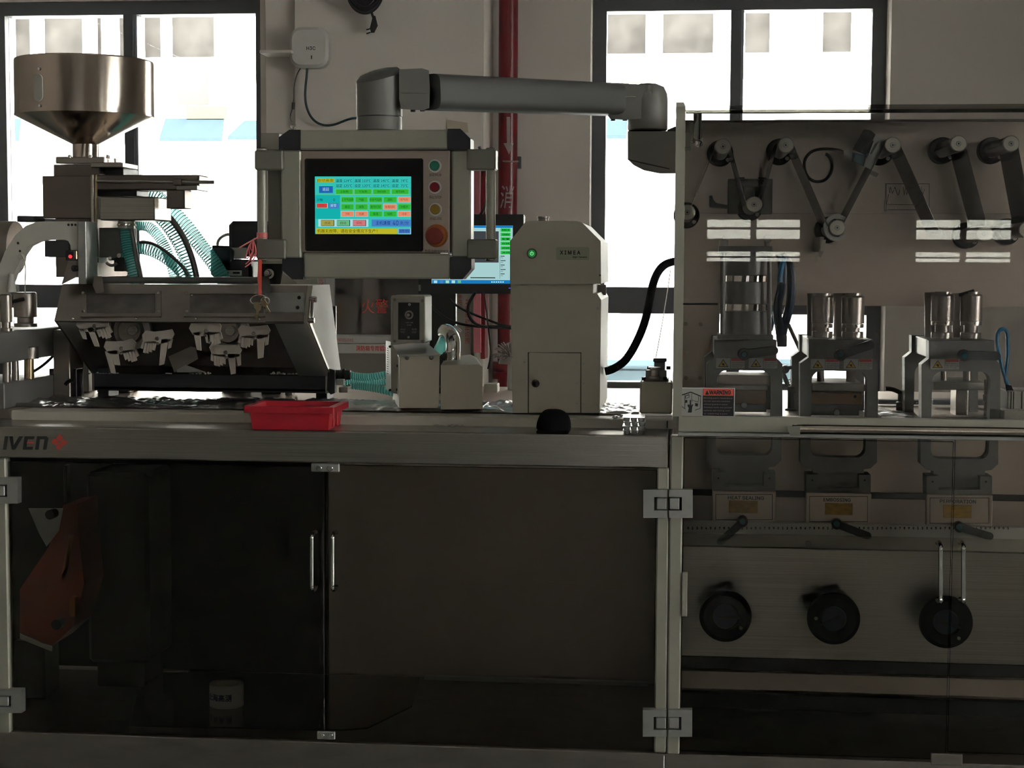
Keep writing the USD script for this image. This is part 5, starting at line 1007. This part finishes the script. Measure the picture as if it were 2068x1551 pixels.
for x, y, lb in ((1587, 293, 'steel guide roller second from the left in the top row'), (1803, 293, 'steel guide roller right of the blue sensor'), (1936, 290, 'steel guide roller second from the right in the top row'), (2042, 290, 'steel guide roller at the top right corner of the frame'), (1523, 413, 'steel guide roller below the slotted guide plate'), (1388, 429, 'steel guide roller beside the hood frame on the left'), (1691, 460, 'steel guide roller held in the forked clamp'), (1988, 472, 'steel guide roller among the lower right film strands'), (2074, 464, 'steel guide roller cut by the right picture edge')):
    t.copy(roller_at(x, y) - p0, lb)
t = Thing('roller_clamp', 'forked pale clamp arm around the lower middle roller', 'clamp')
q = Point(1691, 460).buffer(27).difference(Point(1691, 460).buffer(19)).difference(Polygon([(1691, 460), (1760, 380), (1760, 520)]))
t.add('fork', prism(Polygon(pp(list(q.exterior.coords), .40)).buffer(0), .40, .03), 'block_steel', smooth=False)
t.add('arm', hexa([(1660, 484), (1668, 484), (1664, 508), (1657, 506)], .40, [(1660, 484), (1668, 484), (1664, 508), (1657, 506)], .42), 'aluminium'); t.add('arm', hexa([(1647, 515), (1654, 513), (1650, 531), (1643, 529)], .40, [(1647, 515), (1654, 513), (1650, 531), (1643, 529)], .42), 'aluminium'); t.add('link', hexa([(1655, 504), (1664, 507), (1658, 520), (1650, 517)], .405, [(1655, 504), (1664, 507), (1658, 520), (1650, 517)], .43), 'steel_dark'); t.add('pivot', bx(1655, 478, 1664, 508, .43, .19), 'steel_dark')
# film web round the rollers
def film(label, path, Y0=.38, w=.20, th=.0008):
    P = [at(x, y, Y0 - .02) for x, y in path]; L = LineString([(p[0], p[2]) for p in P]).buffer(th, cap_style=2, join_style=2)
    one('film_web', label, 'film', prism(L, Y0, w), 'film', 'film webs between the rollers', smooth=False)
film('film web from the left edge roller up to the first top roller', [(1372, 440), (1398, 412), (1443, 300), (1448, 285), (1460, 279), (1472, 285), (1478, 300), (1507, 410)])
film('film web from the slotted guide roller up over the second top roller', [(1540, 405), (1570, 295), (1576, 281), (1588, 276), (1600, 282), (1605, 295), (1674, 456)])
film('film web from the forked clamp up over the roller right of the sensor', [(1706, 450), (1786, 296), (1792, 281), (1804, 276), (1816, 282), (1821, 294), (1902, 470)])
film('wide film web slanting right from the fourth top roller', [(1919, 292), (1925, 278), (1937, 273), (1948, 279), (1953, 292), (2000, 470)], .37, .22); film('wide film web slanting right from the corner top roller', [(2025, 292), (2031, 278), (2043, 273), (2054, 279), (2059, 292), (2090, 460)], .37, .22)
# sensor with cable
t = Thing('print_mark_sensor', 'blue and silver mark sensor clamped beside the upper roller', 'sensor')
Yt = .40
t.add('bracket', hexa([(1770, 270), (1790, 282), (1784, 290), (1762, 344), (1745, 336), (1756, 310)], Yt, [(1770, 270), (1790, 282), (1762, 342), (1746, 336)], Yt + .02), 'block_steel'); t.add('bracket_foot', hexa([(1757, 343), (1775, 350), (1770, 358), (1756, 352)], Yt + .005, [(1757, 343), (1775, 350), (1770, 358), (1756, 352)], Yt + .03), 'cast_grey'); t.add('bracket_groove', hexa([(1776, 284), (1770, 292), (1760, 312), (1757, 310), (1766, 291)], Yt - .001, [(1776, 284), (1770, 292), (1760, 312), (1757, 310), (1766, 291)], Yt + .002), 'cast_grey')
t.add('body', hexa([(1722, 308), (1750, 314), (1744, 336), (1720, 326)], Yt - .01, [(1724, 308), (1748, 314), (1744, 334), (1722, 326)], Yt + .03), 'navy_hose'); t.add('band', hexa([(1728, 311), (1746, 315), (1742, 334), (1723, 325)], Yt - .012, [(1728, 311), (1746, 315), (1742, 334), (1723, 325)], Yt), 'teal_cable'); t.add('holder', hexa([(1745, 261), (1760, 264), (1768, 272), (1748, 314), (1722, 302), (1736, 280)], Yt + .03, [(1745, 261), (1768, 272), (1746, 310), (1724, 302)], Yt + .2), 'cap_black'); t.add('plug', hexa([(1703, 302), (1712, 302), (1722, 310), (1720, 318), (1704, 312)], Yt, [(1703, 302), (1720, 310), (1704, 312)], Yt + .02), 'plate_beige')
one('sensor_cable', 'black cable looped round on the roller plate left of the sensor', 'cable', ptube([(1706, 309), (1690, 303), (1662, 301), (1640, 306), (1626, 322), (1625, 342), (1634, 360), (1650, 367), (1668, 362), (1679, 346), (1680, 330), (1674, 316), (1667, 311)], [.42, .5, .58] + [.6] * 10, 3.1, 90, 8), 'black')
# pneumatic hoses
t = Thing('air_hose_bundle', 'dark blue air hoses hanging right of the large heat sealing cylinder', 'hose')
[t.add('hose', m_, 'navy_hose') for m_ in (ptube([(1575, 512), (1580, 540), (1578, 580), (1570, 620), (1572, 650), (1577, 690)], .44, 9, 40, 10), ptube([(1588, 525), (1597, 550), (1598, 590), (1592, 630), (1582, 664), (1580, 690)], .46, 9, 40, 10))]; t.add('blue_tube', ptube([(1585, 520), (1577, 545), (1575, 570)], .42, 5, 20, 8), 'blue_hose', label='bright blue tube'); t.add('blue_tube', ptube([(1560, 622), (1562, 640), (1557, 668)], .48, 3.2, 20, 8), 'blue_hose', label='bright blue tube'); t.add('connector', cyl(at(1579, 676, .44), at(1579, 700, .44), .012, 18), 'black')
one('blue_hose', 'bright blue looped air hose at the right edge by the perforating press', 'hose', ptube([(2036, 776), (2026, 750), (2018, 715), (2014, 680), (2020, 666), (2030, 666), (2035, 690), (2034, 730), (2030, 760), (2036, 778)], .30, 3.6, 70, 10), 'blue_hose')
t = Thing('servo_block', 'grey finned actuator block at the lower right edge behind the hood', 'actuator')
t.add('body', bx(2034, 790, 2110, 848, .22, .12, .003), 'plate_beige'); t.add('base', bx(2026, 828, 2110, 850, .20, .16, .003), 'aluminium'); t.add('fitting', hexa([(2030, 776), (2042, 778), (2048, 790), (2032, 790)], .24, [(2030, 778), (2042, 778), (2048, 790), (2032, 790)], .28), 'black')
for x in (2041, 2046, 2063): t.add('groove', bx(x, 791, x + 2, 826, .219, .003), 'black')

# ================================================================ press stations
def station(name, label, x0, x1, lx0, lx1, op, top, cyls, Yf=.22):
    """x0-x1 top block, lx0-lx1 over the legs, op = opening"""
    t = Thing(name, label, 'press station'); D = .32; yb = 531 + (EYE[2] - zd - .001) * FPX / (Yf - EYE[1]); _q = at((lx0 + lx1) / 2, yb, Yf)[2]; yb += (_q - zd - .001) / mpp(Yf)
    o = Polygon(pp([(x0, top), (x1, top), (x1, top + 36), (lx1, top + 48), (lx1, yb), (lx0, yb), (lx0, top + 48), (x0, top + 36)], Yf))
    i = prr(op[0], op[1], op[2], yb + 60, Yf, 20)
    t.add('frame', prism(o.difference(i), Yf, .045), 'cast_grey', smooth=False, label='grey portal frame')
    t.add('rear_frame', prism(o.difference(i), Yf + D - .045, .045), 'cast_grey', smooth=False); t.add('top_block', bx(x0 + 1, top, x1 - 1, top + 36, Yf + .045, D - .09), 'block_steel')
    for k, (x, y0, y1, r, Y) in enumerate(cyls):
        c_ = at(x, y1, Y); R_ = r * mpp(Y); zt_, zb_, z0_ = at(x, y0, Y)[2], at(x, y1, Y)[2], at(x, top, Yf)[2]
        a = t.add('cylinder', lathe([(0, zb_), (R_, zb_), (R_, zt_ - .004), (R_ - .003, zt_), (R_ * .7, zt_), (R_ * .68, zt_ + .006), (0, zt_ + .006)], (c_[0], Y, 0), n=40), 'steel_dark')
        t.add('collar', lathe([(0, zb_ - .010), (R_ * .96, zb_ - .010), (R_ * .96, zb_ - .001), (0, zb_ - .001)], (c_[0], Y, 0), n=32), 'steel', parent=a); t.add('rod', cyl((c_[0], Y, z0_), (c_[0], Y, zb_ - .008), R_ * .62, 24), 'steel_dark', parent=a); t.add('base_ring', cyl((c_[0], Y, z0_ - .001), (c_[0], Y, z0_ + .014), R_ * .95, 32), 'steel', parent=a); t.add('grub', disc(x + r * .3, y1 + 5, Y - R_ * .95, 2.5, .01, 12), 'black', parent=a)
    return t
def lever(t, hub, tip, Y, r=9, hubcol='teal_knob'):
    d = np.array(tip) - hub; d = d / np.linalg.norm(d); n = np.array([-d[1], d[0]]); k = np.array(hub)
    g = LineString([hub, tip]).buffer(r).union(Point(hub).buffer(r + 3)); P = Polygon(pp(list(g.exterior.coords), Y))
    q = t.add('lever', prism(P, Y, .018), 'black', smooth=False, label='black clamping lever'); t.add('hub', disc(hub[0], hub[1], Y - .004, 6, .006), hubcol, parent=q); t.add('lever_stud', disc(hub[0], hub[1], Y + .016, 7, .05), 'black', parent=q)
def caution(t, x, y, Y, text=True):
    a = t.add('caution_label', bx(x, y, x + 29, y + 21, Y - .001, .0014, .0002), 'sticker', label='yellow triangle caution label'); t.add('triangle', prism(Polygon(pp([(x + 4, y + 18), (x + 14.5, y + 2), (x + 25, y + 18)], Y)), Y - .0016, .0007), 'black_print', parent=a, smooth=False); t.add('triangle', prism(Polygon(pp([(x + 6.3, y + 16.6), (x + 14.5, y + 4.4), (x + 22.7, y + 16.6)], Y)), Y - .0022, .0007), 'yellow_print', parent=a, smooth=False)
    t.add('symbol', [prism(Polygon(pp(list(Point(x + 14.5, y + 12.5).buffer(2.4).exterior.coords), Y)), Y - .0027, .0006), prism(Polygon(pp([(x + 12, y + 10), (x + 17, y + 15), (x + 16, y + 16), (x + 11, y + 11)], Y)), Y - .0027, .0006)], 'black_print', parent=a, smooth=False)
    b = t.add('text_label', bx(x + 30, y, x + 58, y + 21, Y - .001, .0014, .0002), 'sticker', label='small danger text label'); t.add('label_header', bx(x + 31, y + .5, x + 57, y + 6, Y - .0016, .0007), 'red_print', parent=b, smooth=False)
    for k, (s, w) in enumerate((('Hot surface', 24), ('Do not touch', 25), ('during run', 20))): t.add('label_text', ptxt(s, x + 32, y + 8 + 4.3 * k, x + 32 + w, y + 10.6 + 4.3 * k, Y - .001, 0, False), 'black_print', parent=b, smooth=False)
def under(t, x0, x1, o0, o1, yt, nm, nx, hub, tip, st, Yf=.22):
    """the part below the deck: yoke, bracket, name plate, sticker, lever"""
    k0, k1 = x0 + (x1 - x0) * .08, x1 - (x1 - x0) * .08
    o = Polygon(pp([(x0, yt), (x1, yt), (x1, yt + 48), (x1 - 13, yt + 60), (k1 - 14, yt + 62), (k1 - 14, yt + 98), (k0 + 14, yt + 98), (k0 + 14, yt + 62), (x0 + 13, yt + 60), (x0, yt + 48)], Yf)); i = prr(o0, yt - 30, o1, yt + 38, Yf, 18)
    t.add('yoke', prism(o.difference(i), Yf, .045), 'cast_grey', smooth=False, label='grey lower yoke')
    b = Polygon(pp([(k0, yt + 72), (k0 + 24, yt + 72), (k0 + 24, yt + 100), (k1 - 24, yt + 100), (k1 - 24, yt + 73), (k1, yt + 73), (k1, yt + 112), (k0, yt + 112)], Yf - .03)); t.add('bracket', prism(b, Yf - .03, .06), 'cast_grey', smooth=False, label='grey notched bracket')
    for x in (k0 + 12, k1 - 12): t.add('bracket_screw', disc(x, yt + 84, Yf - .031, 2, .003, 10), 'black')
    p = t.add('name_plate', bx(k0 - 1, yt + 110, k1 + 1, yt + 174, Yf - .035, .02), 'steel_plate', label='engraved name plate'); pb = Polygon(pp(list(sbox(k0 + 6, yt + 116, k1 - 6, yt + 168).exterior.coords), Yf - .035)); t.add('plate_outline', prism(pb.difference(pb.buffer(-.0011)), Yf - .036, .0012), 'black_print', parent=p, smooth=False)
    t.add('plate_lettering', ptxt(nm, nx[0], yt + 120, nx[1], yt + 127, Yf - .035, 1, False), 'black_print', parent=p, smooth=False); t.add('plate_sticker', bx(st[0], st[1], st[2], st[3], Yf - .036, .0015), 'worn_sticker', parent=p, label='worn yellow sticker')
    lever(t, hub, tip, Yf - .075, 7.5, 'teal_knob')
t = station('heat_sealing_station', 'heat sealing press with one large banded cylinder and grey portal frame', 1443, 1568, 1427, 1580, (1447, 748, 1558, 848), 687, [])
xc_, Yc_ = 1506, .38; Rc = 43 * mpp(Yc_); zz_ = lambda y: at(xc_, y, Yc_)[2]; px_ = at(xc_, 600, Yc_)[0]
t.add('cylinder', lathe([(0, zz_(682)), (Rc, zz_(682)), (Rc, zz_(628)), (Rc * .93, zz_(627)), (Rc * .93, zz_(613)), (Rc, zz_(612)), (Rc, zz_(570)), (Rc * .93, zz_(569)), (Rc * .93, zz_(556)), (Rc, zz_(555)), (Rc, zz_(510)), (0, zz_(510))], (px_, Yc_, 0), n=56), 'cast_grey', label='large grey banded cylinder')
for y0, y1 in ((627, 613), (569, 556)): t.add('polished_band', lathe([(Rc * .935, zz_(y0)), (Rc * .95, zz_(y0) + .001), (Rc * .95, zz_(y1) - .001), (Rc * .935, zz_(y1))], (px_, Yc_, 0), n=56), 'chrome', label='polished band')
t.add('top_cap', bx(1452, 497, 1560, 511, Yc_ - Rc, 2 * Rc), 'cast_grey'); t.add('base_cap', bx(1450, 676, 1562, 688, Yc_ - Rc - .01, 2 * Rc), 'cast_grey')
for x in (1459, 1554):
    for Y in (Yc_ - Rc + .008, Yc_ + Rc - .012): t.add('tie_rod', cyl(at(x, 684, Y), at(x, 500, Y), .0055, 14), 'cast_grey')
t.add('tie_nut', lathe([(0, 0), (.011, 0), (.011, .014), (.006, .016), (0, .024)], at(1461, 497, Yc_ - Rc + .008), n=8), 'steel_dark'); t.add('air_fitting', ptube([(1550, 497), (1549, 484), (1556, 478)], Yc_, 5, 20, 10), 'steel_dark'); t.add('air_fitting', disc(1551, 482, Yc_ - .02, 8, .02), 'steel_dark')
lever(t, (1503, 716), (1563, 708), .165); caution(t, 1446, 723, .22); caution(t, 1512, 723, .22)
t.add('guide', bx(1450, 758, 1555, 780, .34, .12), 'steel_plate'); t.add('tool_plate', bx(1446, 778, 1552, 788, .30, .2), 'steel_dark'); t.add('amber_plate', bx(1446, 788, 1548, 816, .28, .2), 'amber', label='amber resin plate'); t.add('tool_base', bx(1448, 816, 1548, 832, .29, .2), 'cast_grey'); t.add('tool_screw', disc(1503, 819, .27, 6, .02), 'block_steel')
under(t, 1427, 1578, 1446, 1560, 882, 'HEAT SEALING', (1470, 1543), (1500, 1054), (1455, 1094), (1472, 1011, 1530, 1036))
t = station('embossing_station', 'embossing press with two steel cylinders, amber plate and raised lever', 1633, 1763, 1616, 1773, (1638, 749, 1750, 848), 686, [(1661, 597, 653, 21, .36), (1722, 597, 653, 22, .34)])
[t.add('rear_cylinder', cyl(at(x, 686, .46), at(x, y, .46), r * mpp(.46), 28), 'steel_dark') for x, y, r in ((1645, 592, 15), (1702, 592, 18))]; lever(t, (1698, 717), (1757, 697), .165); caution(t, 1637, 725, .22); caution(t, 1704, 725, .22)
for x, r in ((1657, 7), (1718, 9)): t.add('guide_pin', cyl(at(x, 722, .36), at(x, 774, .36), r * mpp(.36), 20), 'steel_dark')
t.add('tool_plate', bx(1640, 774, 1745, 791, .30, .18, .002), 'plate_beige', label='pale upper tool plate'); t.add('amber_plate', bx(1637, 793, 1740, 817, .29, .2), 'amber', label='amber resin plate'); t.add('tool_base', bx(1637, 817, 1735, 839, .28, .2), 'cast_grey'); t.add('tool_screw', disc(1690, 834, .26, 6, .02), 'block_steel'); t.add('amber_screw', disc(1727, 801, .286, 3, .006, 12), 'black')
under(t, 1616, 1771, 1637, 1748, 886, 'EMBOSSING', (1663, 1718), (1690, 1059), (1752, 1082), (1666, 1016, 1722, 1040))
t = station('perforation_station', 'perforating press with two steel cylinders and level black lever', 1876, 2008, 1861, 2020, (1881, 750, 1999, 848), 688, [(1903, 594, 648, 22, .36), (1961, 594, 648, 21, .34)])
[t.add('rear_cylinder', cyl(at(x, 688, .46), at(x, y, .46), r * mpp(.46), 28), 'steel_dark') for x, y, r in ((1884, 590, 16), (1942, 592, 18))]; lever(t, (1948, 718), (2012, 719), .165); caution(t, 1879, 725, .22)
t.add('cap_lever', ptube([(1936, 596), (1952, 592), (1967, 587)], .33, 3.5, 12, 8), 'black')
for x, r in ((1906, 6), (1953, 8)): t.add('guide_pin', cyl(at(x, 724, .36), at(x, 772, .36), r * mpp(.36), 20), 'steel_dark')
t.add('tool_plate', bx(1884, 772, 1990, 788, .30, .2, .002), 'plate_beige', label='pale tool plate'); t.add('tool_post', cbox((at(1928, 800, .42)[0], .40, zd), (at(1948, 800, .42)[0], .48, at(1938, 786, .42)[2])), 'steel_dark'); t.add('tool_rod', cyl([*at(1951, 800, .42)[:2], zd], at(1951, 788, .42), .007, 14), 'steel'); t.add('front_base', bx(1881, 842, 1997, 850, .25, .05), 'steel_plate'); t.add('base_bar', bx(1884, 808, 1998, 818, .62, .05), 'frame_grey')
t.add('side_rod', cyl([*at(1992, 800, .28)[:2], zd], at(1992, 766, .28), .005, 12), 'steel'); t.add('clip', bx(1988, 797, 1997, 812, .27, .02), 'block_steel')
under(t, 1859, 2016, 1880, 1998, 889, 'PERFORATION', (1898, 1971), (1938, 1065), (1999, 1083), (1905, 1020, 1962, 1046))
t = Thing('index_lever', 'black indexing lever standing on the deck between the two right presses', 'lever')
t.add('post', lathe([(0, 0), (.014, 0), (.014, .02), (.010, .022), (.010, .04), (0, .042)], [*at(1821, 812, .55)[:2], zd], n=20), 'black'); t.add('arm', ptube([(1822, 796), (1812, 790), (1800, 786), (1788, 785)], .55, 4.5, 20, 8), 'black')
t = Thing('cutter_lever', 'black handle with pale wires between heat sealing and embossing presses', 'lever')
t.add('post', lathe([(0, 0), (.014, 0), (.014, .004), (.008, .006), (.008, .045), (.011, .06), (0, .062)], [*at(1597, 815, .50)[:2], zd], n=20), 'black'); t.add('arm', ptube([(1598, 784), (1604, 782), (1608, 781)], .5, 3.5, 10, 8), 'black'); t.add('rod', ptube([(1580, 752), (1588, 770), (1592, 783)], .52, 4.5, 14, 8), 'block_steel'); t.add('joint', disc(1586, 746, .50, 8, .03), 'black'); t.add('link', ptube([(1585, 745), (1600, 742), (1618, 743)], .50, 3.5, 14, 8), 'black')
for a in ([(1590, 768), (1603, 762), (1615, 748)], [(1592, 772), (1606, 768), (1617, 756)]): t.add('wire', ptube(a, .54, 1.2, 14, 6), 'steel')
one('guide_strut', 'grey diagonal strut behind the air hoses', 'strut', cyl(at(1592, 655, .62), at(1620, 716, .62), .005, 12), 'steel_dark')
t = Thing('foil_tray', 'crinkled silver foil sheet lying on the deck beside the perforating press', 'foil')
nx, ny = 60, 60; X, Y = np.meshgrid(np.linspace(at(1768, 830, .4)[0], at(1838, 830, .4)[0], nx), np.linspace(.24, .60, ny), indexing='ij'); X = X - (Y - .24) * .16 * ((X - X.min()) / (X.max() - X.min()))
Z = zd + .005 + .004 * (meshkit.noise(np.stack([X * 30, Y * 90, X * 0], -1), 2) - .5) + .003 * np.abs(np.sin(Y * 190)); idx = np.arange(nx * ny).reshape(nx, ny); F = np.stack([idx[:-1, :-1], idx[1:, :-1], idx[1:, 1:], idx[:-1, 1:]], -1).reshape(-1, 4)
t.add('sheet', (np.stack([X, Y, Z], -1).reshape(-1, 3), np.vstack([F[:, [0, 1, 2]], F[:, [0, 2, 3]]])), 'foil', smooth=True); t.add('edge', cbox((X.min(), .235, zd), (X.max(), .242, zd + .008)), 'cap_black')
one('deck_bar', 'dark grey bar across the deck behind the embossing press', 'bar', bx(1774, 808, 1870, 817, .66, .04), 'frame_grey')

# ================================================================ right half of the base, behind glass doors
t = Thing('press_cabinet', 'right half of the machine base with glass doors over handwheels and ruler', 'machine')
x0r = at(1351, 1100, 0)[0]
t.add('post', bx(1350.5, 880, 1376, 1524, 0, .04, .003), 'aluminium', label='aluminium door post')
t.add('skirt', cbox((xm + .0, 0, .1), (xr, .02, at(1700, 1534, 0)[2]), .002), 'steel_dark')
zsr = at(1700, 1534, 0)[2]
t.add('floor_plate', cbox((xm, .02, zsr - .012), (xr, .60, zsr - .002)), 'steel_dark'); t.add('back_panel', cbox((xm, .52, zsr), (xr, .54, zd - .04)), 'steel_plate'); t.add('slot', bx(1376, 995, 2230, 1008, .515, .006), 'black'); t.add('side_panel', cbox((xm + .002, .04, zsr), (xm + .012, .52, zd - .04)), 'steel_dark')
for k, (a, b) in enumerate(((1377, 1918.5), (1921.5, 2300))):
    d = t.add('door', bx(a, 888, b, 1526, .004, .008), 'smoked_glass', label='smoked glass door'); hx = 1900 if k == 0 else 1946
    h, h2 = at(hx, 1107, -.04), at(hx, 1214, -.04)
    t.add('door_handle', tube([h + [0, .045, .004], h + [0, .012, .006], h, h + (h2 - h) * .04, h + (h2 - h) * .5, h2 - (h2 - h) * .04, h2, h2 + [0, .012, -.006], h2 + [0, .045, -.004]], .0050, 60, 10), 'chrome', parent=d)
t.add('latch', bx(1880, 1523, 1944, 1546, -.004, .008), 'steel_dark'); t.add('grip_strip', bx(1377, 1156, 1388, 1246, -.004, .010), 'aluminium')
t.add('ruler', bx(1376, 1061, 2230, 1085, .15, .02, .001), 'white_plastic', label='pale ruler strip'); t.add('beam', bx(1376, 1084.5, 2230, 1110, .145, .05, .001), 'plate_beige', label='grey beam')
mk = []
for k in range(72):
    x = 1388 + 9.1 * k; s = str(k % 10); dy = (x - 1700) * .0145; mk.append(ptxt(s, x, 1064 + 0 * dy, x + 3.4, 1069, .15, 1, False, px=20))
t.add('ruler_marks', mk, 'black_print', smooth=False)
t.add('beam_screw', disc(1632, 1098, .143, 5.5, .004), 'steel_dark')
t.add('front_panel', bx(1376, 1112, 2230, 1336, .16, .012, .001), 'steel', label='steel panel behind the handwheels'); t.add('dark_gap', bx(1376, 1336, 2230, 1366, .24, .02), 'black'); t.add('lower_shelf', bx(1376, 1366, 2230, 1402, .22, .28, .001), 'steel_plate'); t.add('lower_plate', bx(1376, 1410, 2230, 1545, .40, .02), 'rubber')
# handwheels
t = Thing('handwheel', 'black handwheel with crank pin, leftmost behind the glass door', 'handwheel', 'black handwheels behind the glass door')
Yk = .045; pk_ = at(1465, 1245, Yk); Rk = 52.5 * mpp(Yk)
t.add('wheel', lathe([(0, .004), (Rk * .5, .004), (Rk * .54, -.006), (Rk * .82, -.010), (Rk * .97, -.004), (Rk, .008), (Rk * .95, .02), (Rk * .6, .024), (0, .024)], pk_, (0, 1, 0), 56), 'felt')
t.add('hub_disc', lathe([(0, -.003), (Rk * .44, -.003), (Rk * .48, .004), (0, .004)], pk_, (0, 1, 0), 40), 'blue_knob', label='dark blue hub disc')
t.add('handle_plate', cbox(pk_ + [-Rk * .25, -.007, -.004], pk_ + [Rk * .55, -.003, .001]), 'cap_black'); t.add('crank_pin', lathe([(0, -.016), (.004, -.016), (.0055, -.012), (.0055, -.006), (0, -.006)], pk_ + [Rk * .58, 0, -.022], (0, 1, 0), 18), 'chrome', label='chrome crank pin'); t.add('shaft', cyl(pk_ + [0, .022, 0], pk_ + [0, .113, 0], .012, 18), 'steel_dark')
t.copy(at(1684, 1250, Yk) - pk_, 'black handwheel with crank pin, middle one behind the glass door', 152, pk_); t.copy(at(1911, 1257, Yk) - pk_, 'black handwheel overlapped by the door handles', 18, pk_)

finish()
